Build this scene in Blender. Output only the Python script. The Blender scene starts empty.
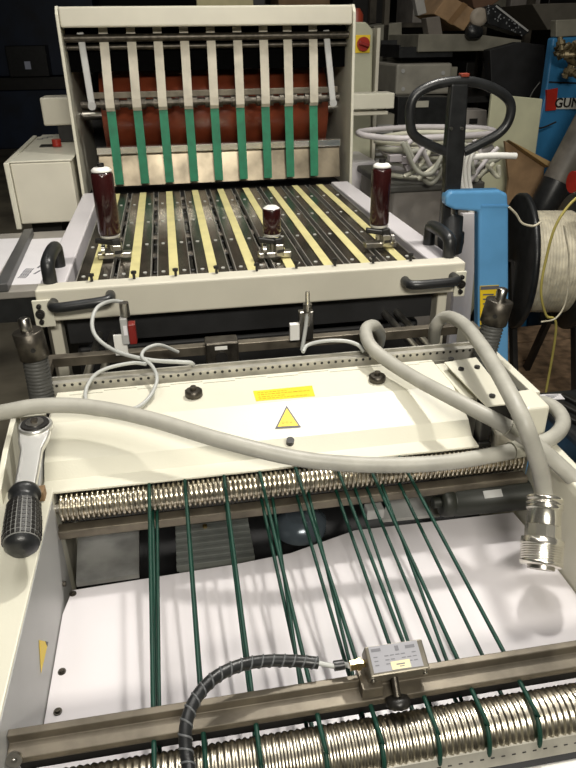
import bpy, bmesh, math, random
from mathutils import Vector, Matrix
random.seed(7)
COL = bpy.context.scene.collection

# ------------------------------------------------------------------ camera
F, CX, CY, H = 660.0, 288.0, 384.0, 1.45
def _u(v): return Vector(v).normalized()
cY = _u((160-CX, -(38-CY), -F))
cX = Vector((4800-CX, -(-25-CY), -F)); cX = (cX - cX.dot(cY)*cY).normalized()
cZ = cX.cross(cY)
RW = Matrix((cX, cY, cZ))            # camera axes -> world
CAM = Vector((0, 0, H))
cam = bpy.data.cameras.new('camera'); cam_o = bpy.data.objects.new('camera', cam); COL.objects.link(cam_o)
cam.sensor_fit = 'VERTICAL'; cam.sensor_height = 24; cam.lens = 24*F/768
cam.clip_start = 0.02; cam.clip_end = 60
cam_o.matrix_world = Matrix.Translation(CAM) @ RW.to_4x4()
bpy.context.scene.camera = cam_o

# measured point of the photograph on a real plane of the place
def ray(px, py): return RW @ Vector((px-CX, -(py-CY), -F))
def PZ(px, py, z): d = ray(px, py); return CAM + d*((z-H)/d.z)
def PY(px, py, y): d = ray(px, py); return CAM + d*(y/d.y)
def PX(px, py, x): d = ray(px, py); return CAM + d*(x/d.x)

# ------------------------------------------------------------------ materials
MATS = {}
def mat(name, col, rough=.5, metal=0., var=.08, scale=12., bump=0., bscale=60., coat=0., emit=None, spec=.5, alpha=None, trans=0.):
    if name in MATS: return MATS[name]
    m = bpy.data.materials.new(name); m.use_nodes = True
    nt = m.node_tree; b = nt.nodes['Principled BSDF']
    b.inputs['Roughness'].default_value = rough; b.inputs['Metallic'].default_value = metal
    b.inputs['Specular IOR Level'].default_value = spec
    b.inputs['Coat Weight'].default_value = coat
    b.inputs['Transmission Weight'].default_value = trans
    tc = nt.nodes.new('ShaderNodeTexCoord')
    n = nt.nodes.new('ShaderNodeTexNoise'); n.inputs['Scale'].default_value = scale; n.inputs['Detail'].default_value = 5
    nt.links.new(tc.outputs['Object'], n.inputs['Vector'])
    r = nt.nodes.new('ShaderNodeValToRGB')
    a = [max(0, c*(1-var*2)) for c in col]; d = [min(1, c*(1+var)) for c in col]
    r.color_ramp.elements[0].position = .3; r.color_ramp.elements[1].position = .62
    r.color_ramp.elements[0].color = (*a, 1); r.color_ramp.elements[1].color = (*d, 1)
    nt.links.new(n.outputs['Fac'], r.inputs['Fac']); nt.links.new(r.outputs['Color'], b.inputs['Base Color'])
    if bump:
        n2 = nt.nodes.new('ShaderNodeTexNoise'); n2.inputs['Scale'].default_value = bscale; n2.inputs['Detail'].default_value = 3
        nt.links.new(tc.outputs['Object'], n2.inputs['Vector'])
        bp = nt.nodes.new('ShaderNodeBump'); bp.inputs['Strength'].default_value = bump; bp.inputs['Distance'].default_value = .01
        nt.links.new(n2.outputs['Fac'], bp.inputs['Height']); nt.links.new(bp.outputs['Normal'], b.inputs['Normal'])
    if emit:
        b.inputs['Emission Color'].default_value = (*emit[0], 1); b.inputs['Emission Strength'].default_value = emit[1]
    MATS[name] = m; return m

CREAM = mat('cream_paint', (.68, .66, .55), .38, var=.04, scale=5, bump=.03, bscale=300)
CREAM2 = mat('cream_paint_front', (.64, .61, .51), .4, var=.04, scale=5, bump=.03, bscale=300)
GREYP = mat('grey_paint', (.42, .42, .41), .4, var=.05, scale=6)
LILAC = mat('pale_panel', (.66, .63, .65), .34, var=.04, scale=4)
BLACKM = mat('black_steel', (.014, .013, .012), .4, var=.2)
BLACKP = mat('black_plastic', (.016, .017, .018), .35, var=.2, scale=30, bump=.05, bscale=400)
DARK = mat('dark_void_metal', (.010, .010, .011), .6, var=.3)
BRONZE = mat('browned_steel', (.15, .13, .10), .45, .6, var=.2, scale=25)
STEEL = mat('brushed_steel', (.5, .48, .44), .28, 1., var=.12, scale=40)
ALU = mat('aluminium_rail', (.50, .48, .42), .42, .55, var=.1, scale=40)
CHROME = mat('chrome', (.86, .83, .74), .2, .9, var=.05)
SATIN = mat('satin_chrome', (.80, .79, .75), .3, .85, var=.05)
NICKEL = mat('nickel_roller', (.62, .57, .46), .3, 1., var=.2, scale=90)
GUNM = mat('gunmetal', (.09, .08, .066), .38, .8, var=.2, scale=60, bump=.1, bscale=500)
PLATE = mat('guide_plate_steel', (.075, .062, .05), .24, .75, var=.3, scale=14)
YELT = mat('yellow_tape', (.62, .56, .26), .6, var=.06, scale=20)
BEIGET = mat('beige_belt', (.54, .50, .41), .65, var=.08, scale=20)
GREENB = mat('green_belt', (.010, .17, .085), .6, var=.1, scale=30)
GREENC = mat('green_cord', (.006, .042, .028), .5, var=.1, scale=30, spec=.3)
DRUM = mat('red_brown_drum', (.17, .036, .015), .28, var=.25, scale=7, coat=.4)
MAROON = mat('maroon_plastic', (.035, .008, .008), .18, var=.2, coat=.6)
WHITEP = mat('white_plastic', (.8, .79, .75), .4, var=.03)
HOSEM = mat('grey_hose', (.38, .37, .325), .45, var=.06, scale=30, bump=.03, bscale=120)
HOSED = mat('grey_hose_fitting', (.33, .32, .26), .5, var=.06, scale=30)
CABLEG = mat('pale_grey_cable', (.44, .45, .43), .4, var=.05)
PAPER = mat('paper_white', (.80, .78, .80), .6, var=.02)
INK = mat('print_ink', (.12, .12, .14), .7, var=.1)
YELL = mat('yellow_label', (.85, .60, .02), .5, var=.04)
RED = mat('red_plastic', (.38, .025, .015), .35, var=.1)
BLUE = mat('blue_paint', (.13, .37, .68), .3, var=.06, scale=8, coat=.3)
BLUEM = mat('machine_blue', (.03, .17, .36), .4, var=.1, scale=6)
NAVY = mat('navy_paint', (.006, .018, .05), .5, var=.3, scale=3)
BRASS = mat('brass', (.75, .55, .25), .25, 1., var=.1)
CARD = mat('cardboard', (.30, .19, .10), .8, var=.12, scale=14)
WOODM = mat('pallet_wood', (.26, .17, .10), .8, var=.3, scale=18)
BEIGEB = mat('beige_board', (.60, .60, .42), .6, var=.08, scale=5)
OLIVE = mat('olive_grey', (.20, .19, .15), .6, var=.15, scale=8)
GREYBOX = mat('grey_bin', (.30, .275, .25), .5, var=.1)
MUDB = mat('dull_brown', (.07, .06, .045), .7, var=.3, scale=10)
COILM = mat('pale_wound_cable', (.60, .55, .42), .5, var=.12, scale=30, bump=.2, bscale=70)

# ------------------------------------------------------------------ mesh builder
class MB:
    def __init__(s): s.v = []; s.f = []; s.sm = []; s.mi = []; s.cur = 0
    def add(s, vs, fs, smooth=False):
        o = len(s.v); s.v += [Vector(p) for p in vs]
        for f in fs: s.f.append([i+o for i in f]); s.sm.append(smooth); s.mi.append(s.cur)
        return s
    def box(s, a, b):
        x0, y0, z0 = a; x1, y1, z1 = b
        vs = [(x0,y0,z0),(x1,y0,z0),(x1,y1,z0),(x0,y1,z0),(x0,y0,z1),(x1,y0,z1),(x1,y1,z1),(x0,y1,z1)]
        return s.add(vs, [(0,3,2,1),(4,5,6,7),(0,1,5,4),(1,2,6,5),(2,3,7,6),(3,0,4,7)])
    def obox(s, c, sz, rot=None):      # oriented box, rot = 3x3 matrix
        c = Vector(c); r = rot or Matrix.Identity(3); hx, hy, hz = [q/2 for q in sz]
        vs = [c + r @ Vector((i*hx, j*hy, k*hz)) for k in (-1,1) for i, j in ((-1,-1),(1,-1),(1,1),(-1,1))]
        return s.add(vs, [(0,3,2,1),(4,5,6,7),(0,1,5,4),(1,2,6,5),(2,3,7,6),(3,0,4,7)])
    def bar(s, a, b, w, h, up=(0,0,1)):  # rectangular bar from a to b
        a = Vector(a); b = Vector(b); d = (b-a); L = d.length; d.normalize(); u = Vector(up)
        x = d.cross(u).normalized(); z = x.cross(d).normalized()
        return s.obox((a+b)/2, (w, L, h), Matrix((x, d, z)).transposed())
    def prism(s, pts, off):            # planar polygon swept by vector off
        pts = [Vector(p) for p in pts]; off = Vector(off); n = len(pts)
        vs = pts + [p+off for p in pts]
        fs = [tuple(range(n))[::-1], tuple(range(n, 2*n))] + [(i, (i+1) % n, n+(i+1) % n, n+i) for i in range(n)]
        return s.add(vs, fs)
    def frame(s, d):
        d = d.normalized(); u = Vector((0,0,1)) if abs(d.z) < .9 else Vector((1,0,0))
        x = d.cross(u).normalized(); return x, x.cross(d).normalized()
    def cyl(s, a, b, r, r2=None, n=20, cap=True):
        a = Vector(a); b = Vector(b); r2 = r if r2 is None else r2; x, z = s.frame(b-a)
        vs = [];
        for p, q in ((a, r), (b, r2)):
            for i in range(n):
                t = 2*math.pi*i/n; vs.append(p + x*math.cos(t)*q + z*math.sin(t)*q)
        s.add(vs, [(i, (i+1) % n, n+(i+1) % n, n+i) for i in range(n)], True)
        if cap: s.add(vs[:n], [tuple(range(n))]); s.add(vs[n:], [tuple(range(n))[::-1]])
        return s
    def lathe(s, a, b, prof, n=24, smooth=True, teeth=None):   # prof: (t along 0..1, radius)
        a = Vector(a); b = Vector(b); d = b-a; x, z = s.frame(d); vs = []
        for k, (t, r) in enumerate(prof):
            for i in range(n):
                q = 2*math.pi*i/n; rr = r*(teeth(k, i) if teeth else 1); vs.append(a + d*t + (x*math.cos(q)+z*math.sin(q))*rr)
        fs = [(k*n+i, k*n+(i+1) % n, (k+1)*n+(i+1) % n, (k+1)*n+i) for k in range(len(prof)-1) for i in range(n)]
        s.add(vs, fs, smooth)
        s.add(vs[:n], [tuple(range(n))]); s.add(vs[-n:], [tuple(range(n))[::-1]]); return s
    def tube(s, pts, r, n=12, step=6, closed=False, radf=None, cap=True):
        P = spline(pts, step, closed); m = len(P); vs = []
        T = [((P[(i+1) % m] if closed or i < m-1 else P[i]) - (P[i-1] if closed or i > 0 else P[i])).normalized() for i in range(m)]
        x, z = s.frame(T[0])
        for i in range(m):
            x = (x - T[i]*x.dot(T[i])).normalized(); z = x.cross(T[i]).normalized()
            q = radf(i/(m-1)) if radf else r
            for k in range(n):
                t = 2*math.pi*k/n; vs.append(P[i] + x*math.cos(t)*q + z*math.sin(t)*q)
        rr = m if closed else m-1
        s.add(vs, [(i*n+k, i*n+(k+1) % n, ((i+1) % m)*n+(k+1) % n, ((i+1) % m)*n+k) for i in range(rr) for k in range(n)], True)
        if cap and not closed: s.add(vs[:n], [tuple(range(n))]); s.add(vs[-n:], [tuple(range(n))[::-1]])
        return s
    def ribbon(s, pts, w, th, wdir=(1,0,0), smooth=True):   # flat strap along pts
        P = [Vector(p) for p in pts]; wd = Vector(wdir).normalized(); vs = []; m = len(P)
        for i in range(m):
            t = (P[min(i+1, m-1)] - P[max(i-1, 0)]).normalized(); nn = wd.cross(t).normalized()
            for a, b in ((-1,-1),(1,-1),(1,1),(-1,1)): vs.append(P[i] + wd*a*w/2 + nn*b*th/2)
        s.add(vs, [(i*4+k, i*4+(k+1) % 4, (i+1)*4+(k+1) % 4, (i+1)*4+k) for i in range(m-1) for k in range(4)], smooth and False)
        s.add(vs[:4], [(0,1,2,3)]); s.add(vs[-4:], [(3,2,1,0)]); return s
    def build(s, name, m, parent=None, bevel=0, seg=2, org=None):
        ms = m if isinstance(m, (list, tuple)) else [m]
        o0 = Vector(org) if org else (Vector(parent['org']) if parent is not None else Vector((0,0,0)))
        me = bpy.data.meshes.new(name); me.from_pydata([tuple(p-o0) for p in s.v], [], s.f)
        for q in ms: me.materials.append(q)
        for p, sm, mi in zip(me.polygons, s.sm, s.mi): p.use_smooth = sm; p.material_index = mi
        bm = bmesh.new(); bm.from_mesh(me); bmesh.ops.recalc_face_normals(bm, faces=bm.faces); bm.to_mesh(me); bm.free()
        o = bpy.data.objects.new(name, me); COL.objects.link(o)
        if parent is not None: o.parent = parent
        else: o.location = o0
        o['org'] = tuple(o0)
        if bevel:
            b = o.modifiers.new('bevel', 'BEVEL'); b.width = bevel; b.segments = seg; b.limit_method = 'ANGLE'; b.angle_limit = math.radians(40)
        return o
def spline(pts, step=6, closed=False):
    P = [Vector(p) for p in pts]; n = len(P)
    if n == 2: return [P[0].lerp(P[1], i/step) for i in range(step+1)]
    out = []
    for i in range(n if closed else n-1):
        p0 = P[i-1] if closed or i > 0 else P[0]*2-P[1]
        p1 = P[i]; p2 = P[(i+1) % n]; p3 = P[(i+2) % n] if closed or i+2 < n else P[-1]*2-P[-2]
        for k in range(step):
            t = k/step
            out.append(.5*((2*p1)+(-p0+p2)*t+(2*p0-5*p1+4*p2-p3)*t*t+(-p0+3*p1-3*p2+p3)*t**3))
    if not closed: out.append(P[-1])
    return out
def thing(name, label, cat, loc, group=None):
    o = bpy.data.objects.new(name, None); COL.objects.link(o); o.location = loc
    o.empty_display_size = .05; o['org'] = tuple(loc); return tag(o, label, cat, group)
def tag(o, label, cat, group=None):
    o['label'] = label; o['category'] = cat
    if group: o['group'] = group
    return o
def struct(o): o['kind'] = 'structure'; return o
def copy_tree(o, delta=None, parent=None):
    c = o.copy(); COL.objects.link(c)
    if parent is not None: c.parent = parent
    if delta is not None: c.location = o.location + Vector(delta)
    for ch in list(o.children): copy_tree(ch, None, c)
    return c
V = Vector

# ================================================================== ROOM
FLOORM = mat('floor_concrete', (.27, .24, .18), .55, var=.25, scale=2.5, bump=.1, bscale=40)
WALLM = mat('dark_wall', (.035, .033, .028), .8, var=.2, scale=2)
struct(MB().box((-5, -1.5, -.1), (5, 13.5, 0)).build('floor', FLOORM))
struct(MB().box((-5, 13.4, 0), (5, 13.5, 4.2)).build('wall_back', WALLM))
struct(MB().box((-5.1, -1.5, 0), (-5, 13.5, 4.2)).build('wall_left', WALLM))
struct(MB().box((5, -1.5, 0), (5.1, 13.5, 4.2)).build('wall_right', WALLM))
struct(MB().box((-5, -1.6, 0), (5, -1.5, 4.2)).build('wall_front', WALLM))
struct(MB().box((-5.1, -1.6, 4.2), (5.1, 13.5, 4.3)).build('ceiling', mat('ceiling_paint', (.25, .24, .22), .9, var=.1)))

# ================================================================== FEEDER HOUSING
yF = 2.434
fd = thing('paper_feeder', 'cream feeder housing holding a red-brown drum behind beige and green belts', 'machine', (.17, 2.7, 0))
XL, XR = -.315, .648
for a, b in ((XL, XL+.010), (XR-.010, XR)):
    MB().prism([(a, yF-.02, .93), (a, yF, 1.52), (a, yF+.02, 1.542), (a, 3.02, 1.542), (a, 3.02, .93)], (b-a, 0, 0)).build('side_panel', CREAM, fd, .002)
hb = MB().box((XL+.011, yF+.002, 1.482), (XR-.011, yF+.05, 1.540)); hb.box((XL+.011, yF+.05, 1.528), (XR-.011, 3.0, 1.540))
hb.build('hood', CREAM2, fd, .008, 3)
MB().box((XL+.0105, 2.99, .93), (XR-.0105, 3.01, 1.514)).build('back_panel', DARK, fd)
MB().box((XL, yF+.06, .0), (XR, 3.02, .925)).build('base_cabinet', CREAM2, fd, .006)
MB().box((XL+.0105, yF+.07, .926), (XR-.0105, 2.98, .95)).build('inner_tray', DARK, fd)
MB().box((XL+.0105, 2.53, 1.352), (XR-.0105, 2.54, 1.527)).build('hood_shade_sheet', mat('shade_black', (.003, .003, .003), 1, spec=0), fd)  # added black sheet, stands in for the shade behind the belts
# drum
x0, x1 = -.225, .585
MB().lathe((x0, 2.70, 1.205), (x1, 2.70, 1.205), [(0, .11), (0, .15), (.004, .153), (.996, .153), (1, .15), (1, .11)], 64).build('drum', DRUM, fd)
MB().cyl((XL+.0105, 2.70, 1.205), (XR-.0105, 2.70, 1.205), .02).build('drum_axle', STEEL, fd)
# upper dark rods
for y, z, r in ((2.49, 1.452, .012), (2.515, 1.425, .009)):
    MB().cyl((XL+.0105, y, z), (XR-.0105, y, z), r).build('upper_rod', GUNM, fd)
MB().box((-.24, yF+.035, 1.272), (.60, yF+.045, 1.292)).build('cross_bar', BRONZE, fd, .002)
# main shaft with collars
BX = [-.2005+.0900*i for i in range(9)]
BX = [PY(px, 108, yF).x for px in (110, 137, 163, 189, 215, 241, 266.5, 290, 315)]
prof = [(0, .012)]
L = .885; xs0 = -.28
for bx in BX:
    for d, r in ((-.030, .012), (-.030, .019), (-.016, .019), (-.016, .0165), (.016, .0165), (.016, .019), (.030, .019), (.030, .012)):
        prof.append(((bx+d-xs0)/L, r))
prof.append((1, .012))
MB().lathe((xs0, yF+.04, 1.255), (xs0+L, yF+.04, 1.255), prof, 24, False).build('shaft', GUNM, fd)
for bx in BX:
    MB().ribbon([(bx+.004, yF+.070, 1.50), (bx+.003, yF+.045, 1.40), (bx, yF+.017, 1.27), (bx, yF+.016, 1.245), (bx, yF+.024, 1.234)], .029, .0016).build('beige_belt', BEIGET, fd)
    MB().ribbon([(bx, yF+.05, 1.233), (bx, yF+.03, 1.2395), (bx, yF+.026, 1.225), (bx, yF+.012, 1.10), (bx, yF+.002, .998)], .029, .0016).build('green_belt', GREENB, fd)
for px, sgn in ((0, 1), (1, -1)):
    a = PY(80, 32, yF+.06) if px == 0 else PY(326, 30, yF+.06)
    b = PY(92, 106, yF+.02) if px == 0 else PY(333, 103, yF+.02)
    m = MB().bar(a, b, .022, .008, (0, 1, 0)); m.cyl(b+V((0, -.006, 0)), b+V((0, .012, 0)), .013, n=20)
    m.build('swing_arm', GREYP, fd, .003)
# deflector
df = MB().prism([(-.25, yF+.085, 1.115), (-.25, yF+.055, 1.10), (-.25, yF+.03, .985), (-.25, yF+.10, .985)], (.865, 0, 0))
df.build('deflector_plate', mat('bronzed_plate', (.20, .17, .125), .34, .85, var=.3, scale=9), fd, .002)
MB().box((-.25, yF+.025, 1.095), (.612, yF+.060, 1.118)).build('deflector_lip', CHROME, fd, .002)
# side arm beams left and right
MB().box((-.455, 2.74, 1.165), (-.316, 2.86, 1.262)).build('side_arm_box', CREAM2, fd, .006)
MB().box((-.41, 2.76, 1.107), (-.34, 2.84, 1.164)).build('arm_post', BLACKM, fd)
rb = PY(352, 94, 2.7); re = PY(394, 110, 2.7)
MB().box((XR+.001, 2.70, re.z+.005), (re.x, 2.80, rb.z)).build('side_arm', CREAM, fd, .004)
MB().box((XR+.001, 2.71, re.z-.018), (re.x-.02, 2.78, re.z-.004)).build('side_arm_rail', CREAM2, fd, .003)

# ================================================================== FEED TABLE
yB, zT = 1.403, .98
ft = thing('feed_table', 'cream feed table frame with nine dark guide plates pairs and yellow tapes', 'machine', (.17, 1.9, 0))
ft['label'] = 'cream feed table with rows of dark guide plates and yellow tapes'
MB().box((-.307, yB-.02, .914), (.648, yB+.028, zT+.006)).build('front_bar', CREAM2, ft, .005, 3)
MB().prism([(-.307, yB+.029, .92), (-.307, yB+.029, zT), (-.309, 2.405, zT), (-.309, 2.405, .92)], (.056, 0, 0)).build('side_rail', LILAC, ft, .004)
MB().prism([(.580, yB+.029, .92), (.580, yB+.029, zT), (.566, 2.405, zT), (.566, 2.405, .92)], (.062, 0, 0)).build('side_rail', LILAC, ft, .004)
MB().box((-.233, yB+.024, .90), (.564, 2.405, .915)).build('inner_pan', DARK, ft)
for y in (1.52, 1.70, 1.88, 2.06, 2.24, 2.38):
    MB().cyl((-.233, y, .948), (.565, y, .948), .012, n=16).build('cross_roller', GUNM, ft)
SX = [-.196+.0898*i for i in range(9)]
bolt = None
for i, x in enumerate(SX):
    for s in (-1, 1):
        xa = x+s*.0108; xb = x+s*.0372
        m = MB().box((min(xa, xb), 1.455+.004*(i % 2), .966), (max(xa, xb), 2.405, .9715))
        m.cur = 1; m.box((xb-.0011, 1.455, .955), (xb+.0011, 2.405, .9742))
        pl = m.build('guide_plate', [PLATE, mat('plate_edge', (.42, .40, .36), .4, .5)], ft, .0008, 1)
        for k in range(4):
            c = V(((xa+xb)/2, 1.50+.24*k, .9715))
            if bolt is None:
                bolt = MB().cyl((0, 0, 0), (0, 0, .002), 0.0046, n=8).build('bolt', mat('bolt_zinc', (.62, .62, .58), .4, .3), org=(0, 0, 0))
                o = bolt
            else:
                o = bolt.copy(); COL.objects.link(o)
            o.parent = pl; o.location = c - V(ft['org'])
    MB().ribbon([(x, 2.406, .972), (x, 2.0, .9735), (x, 1.6, .9735), (x, 1.465, .973), (x, 1.45, .966), (x, 1.448, .955)], .022, .0015).build('yellow_tape', YELT, ft)
    m = MB().cyl((x+.004, yB+.016, zT+.006), (x+.004, yB+.016, zT+.018), .0032, n=10); m.cyl((x+.004, yB+.016, zT+.018), (x+.004, yB+.016, zT+.023), .0062, n=12)
    m.build('thumbscrew', BLACKM, ft)
# small nuts and clamps between the plates
for i in range(8):
    m = MB(); x = (SX[i]+SX[i+1])/2
    for k in range(7): m.cyl((x-.004, 1.56+.12*k, .952), (x+.004, 1.56+.12*k, .952), .004, n=8)
    m.box((x-.003, 1.48, .940), (x+.003, 2.38, .950))
    m.build('tape_tension_bar', BLACKM, ft)
# corner plates with bolts
for xc, px in ((-.3045, 0), (.634, 1)):
    m = MB().box((xc-.011, yB-.026, .905), (xc+.03 if px == 0 else xc+.016, yB-.0205, .966)); cp_ = m.build('corner_plate', CREAM, ft, .002)
    for z, r in ((.954, .005), (.937, .0095), (.919, .005)):
        m = MB().cyl((xc+.003, yB-.027, z), (xc+.003, yB-.034, z), r, n=14); m.cyl((xc+.003, yB-.034, z), (xc+.003, yB-.038, z), r*.5, n=6)
        m.build('bolt', BLACKM, cp_)
# grab handles
def grab(pts, name='grab_handle', r=.0105):
    m = MB().tube(pts, r, 14, 6); return m.build(name, BLACKP, ft)
for (ax, ay), (bx, by) in (((53, 299), (110, 291)), ((405, 277), (453, 273))):
    a = PY(ax, ay, yB-.02); b = PY(bx, by, yB-.02); dz = V((0, 0, -.008))
    f = V((0, -.036, 0)); u = (b-a).normalized()
    grab([a+dz, a+f*.6+dz, a+f+u*.012+dz, a.lerp(b, .5)+f*1.05+dz, b+f-u*.012+dz, b+f*.6+dz, b+dz])
for a, b in ((PZ(51, 285, zT), PZ(63, 266, zT)), (PZ(448, 259, zT), PZ(431, 244, zT))):
    b = V((a.x, b.y, zT)); up = V((0, 0, .050)); u = (b-a).normalized()
    grab([a, a+up*.7, a+up*.96+u*.012, a.lerp(b, .5)+up*1.04, b+up*.96-u*.012, b+up*.7, b], r=.0148)
# table frame under it
for x in (-.285, .615):
    for y in (1.44, 2.36):
        MB().box((x-.012, y-.02, 0), (x+.012, y+.02, .913)).build('leg', CREAM2, ft, .003)
MB().box((-.262, 1.50, .50), (.592, 2.33, .80)).build('void_shade_box', DARK, ft, .01)  # added dark box, stands in for the shaded void under the table
for x in (-.20, -.17, .47, .50):
    MB().cyl((x, 1.16, .87), (x+.01, 1.75, .84), .008, n=12).build('guide_rod', STEEL, ft)
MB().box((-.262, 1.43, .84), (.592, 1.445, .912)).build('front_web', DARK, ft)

# ================================================================== MAROON GRIPS on the table
def grip(px, pyb, pyt, rad, label, cap=True, side=1, yz=None):
    base = PZ(px, pyb, zT+.055)
    top = PY(px-(2 if px < 300 else -1), pyt, base.y); h = top.z-base.z; b = V((base.x, base.y, zT+.003))
    g = thing('hold_down_clamp', label, 'clamp', b, 'hold down clamps on the feed table')
    B = V((base.x, base.y, base.z))
    MB().lathe(B, B+V((0, 0, h)), [(0, rad*.7), (.0, rad*.93), (.03, rad), (.94, rad), (.97, rad*.95), (1, rad*.6)], 28).build('grip', MAROON, g)
    MB().lathe(B+V((0, 0, -.008)), B+V((0, 0, -.0005)), [(0, rad*.6), (.2, rad*.9), (1, rad*.95)], 24).build('bottom_ring', WHITEP, g)
    if cap:
        cq = MB().lathe(B+V((0, 0, h)), B+V((0, 0, h+.010)), [(0, rad*.9), (.3, rad*.92), (.8, rad*.7), (1, rad*.3)], 24).build('cap', WHITEP, g)
        MB().cyl(B+V((0, 0, h+.0102)), B+V((0, 0, h+.018)), .008, n=12).build('screw_top', BLACKM, cq)
    else:
        MB().lathe(B+V((0, 0, h)), B+V((0, 0, h+.005)), [(0, rad*.9), (1, rad*.55)], 24).build('cap', WHITEP, g)
    MB().cyl(b+V((0, 0, .012)), B+V((0, 0, -.0085)), .007, n=14).build('post', STEEL, g)
    c = b
    m = MB().box((c.x-.035, c.y-.012, c.z-.006), (c.x+.045, c.y+.012, c.z+.008)); m.box((c.x+.004, c.y-.026, c.z), (c.x+.024, c.y+.01, c.z+.03))
    m.build('clamp_base', STEEL, g, .002)
    m = MB().bar(c+V((-.035, -.005, .040)), c+V((.012, -.016, .034)), .012, .013); m.bar(c+V((.012, -.016, .044)), c+V((.016, -.020, .008)), .02, .014, (0, 1, 0))
    m.build('lever', BLACKM, g, .003)
    m = MB().cyl(c+V((-.024 if side > 0 else .03, -.002, .013)), c+V((-.016 if side > 0 else .038, -.002, .013)), .015, n=20); m.build('knurled_wheel', STEEL, g, .002)
    return g
grip(110, 234, 171, .0255, 'tall maroon grip clamp with white cap at the left of the feed table')
grip(272, 233, 208, .0215, 'short maroon grip clamp in the middle of the feed table', cap=False)
grip(379, 224, 167, .0235, 'tall maroon grip clamp at the right of the feed table', side=-1)

# ================================================================== FOLDING UNIT
fu = thing('folding_unit', 'cream folding unit with grooved metal rollers and green cords in the foreground', 'machine', (.17, .75, 0))
zc = .93
xl, xr = -.222, .432
pr = [(1.018, .912), (1.018, zc), (.916, zc), (.846, .905), (.826, .886), (.800, .884), (.800, .880), (.83, .880), (.85, .898), (.918, .920), (1.008, .922)]
MB().prism([(xl, y, z) for y, z in pr], (xr-xl, 0, 0)).build('cover', CREAM, fu, .0015)
# seam of the hinge
m = MB()
for k in range(12):
    x = -.20+k*.055; m.box((x, 1.0035+(k % 2)*.006, zc), (x+.054, 1.0045+(k % 2)*.006, zc+.0004))
m.build('hinge_seam', mat('seam', (.25, .24, .19), .7), fu)
# rear aluminium rail with holes
m = MB().box((-.243, 1.028, .905), (.535, 1.040, .941)); m.box((-.243, 1.0405, .93), (.535, 1.052, .937)); m.box((-.243, 1.048, .9375), (.535, 1.052, .943))
m.cur = 1
for k in range(62): m.cyl((-.235+k*.0126, 1.0275, .937), (-.235+k*.0126, 1.0279, .937), .0026, n=8)
m.build('perforated_rail', [ALU, BLACKM], fu)
# knobs on the cover
for px, py in ((194, 396), (377, 381)):
    c = PZ(px, py, zc); m = MB().lathe(c, c+V((0, 0, .012)), [(0, .0135), (.15, .0145), (.85, .0145), (1, .012)], 24, teeth=lambda k, i: 1 if i % 2 else .95)
    m.cyl(c+V((0, 0, .012)), c+V((0, 0, .018)), .005, n=10); m.build('cover_knob', GUNM, fu)
c = PZ(290, 443, .905); MB().cyl(c, c+V((0, -.004, .008)), .006, n=14).build('cover_screw', BLACKM, fu)
# yellow label and warning triangle
q = [PZ(253, 391, zc+.0006), PZ(312, 385.5, zc+.0006), PZ(315, 396, zc+.0006), PZ(256, 401, zc+.0006)]
m = MB().prism(q, (0, 0, -.0005)); m.cur = 1
for r, (t, e) in enumerate(((.22, .55), (.42, .93), (.64, .5), (.82, .9))):
    k = .06
    while k < e:
        w = random.uniform(.03, .08); a = q[0].lerp(q[3], t); b = q[1].lerp(q[2], t)
        p0 = a.lerp(b, k); p1 = a.lerp(b, min(e, k+w)); m.prism([p0, p1, p1+V((0, -.0013, .0003)), p0+V((0, -.0013, .0003))], (0, 0, .0002)); k += w+.02
m.build('warning_label', [YELL, mat('label_ink', (.30, .17, .02), .7)], fu)
def slope(px, py, up=.0008):      # point on the sloping face of the cover
    d = ray(px, py); A = V((0, .916, zc)); n = V((0, -(.93-.905), .916-.846)).normalized()
    return CAM + d*((A-CAM).dot(n)/d.dot(n)) + n*up
tri = [slope(286.5, 406), slope(275, 429), slope(301, 427.5)]
ctr = (tri[0]+tri[1]+tri[2])/3
nn = V((0, -.336, .942))
m = MB().prism(tri, nn*.0004); m.cur = 1
m.prism([p.lerp(ctr, .2)+nn*.0005 for p in tri], nn*.0003); m.cur = 2
for k in range(3): m.cyl(slope(283+4*k, 423.2-.3*k, .0014), slope(283+4*k, 423.2-.3*k, .0017), .0022, n=10)
m.cur = 1
for k in range(3): m.cyl(slope(283+4*k, 423.2-.3*k, .0018), slope(283+4*k, 423.2-.3*k, .002), .0014, n=10)
m.build('warning_triangle', [INK, YELL, mat('orange_ink', (.55, .16, .02), .6)], fu)

# roller pair carrier
R1a, R1b, r1 = V((-.200, .797, .858)), V((.502, .797, .858)), .0205
n = 98; prof = [(0, .012)]
for k in range(n):
    t = (k+.5)/n; w = .5/n
    prof += [(t-w*.75, r1*.80), (t-w*.45, r1*.97), (t, r1), (t+w*.45, r1*.97), (t+w*.75, r1*.80)]
prof.append((1, .012))
MB().lathe(R1a, R1b, prof, 44, False, teeth=lambda k, i: (1 if i % 4 < 2 else .965) if prof[k][1] > r1*.9 else 1).build('knurled_roller', NICKEL, fu)
MB().cyl(R1a-V((.012, 0, 0)), R1b+V((.03, 0, 0)), .008, n=14).build('roller_axle', STEEL, fu)
MB().box((-.206, .772, .820), (.508, .792, .834)).build('roller_bar', BRONZE, fu, .002)
MB().box((-.206, .815, .815), (.508, .835, .872)).build('roller_back_bar', BLACKM, fu, .002)
R2a, R2b, r2 = V((-.19, .402, .812)), V((.507, .402, .812)), .027
n = 104; prof = [(0, .014)]
for k in range(n):
    t = (k+.5)/n; w = .5/n
    prof += [(t-w, r2*.93), (t-w*.5, r2*.98), (t, r2), (t+w*.5, r2*.98)]
prof.append((1, .014))
MB().lathe(R2a, R2b, prof, 40, True, teeth=lambda k, i: 1 if (i+k//4) % 2 else .965).build('grooved_roller', NICKEL, fu)
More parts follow.
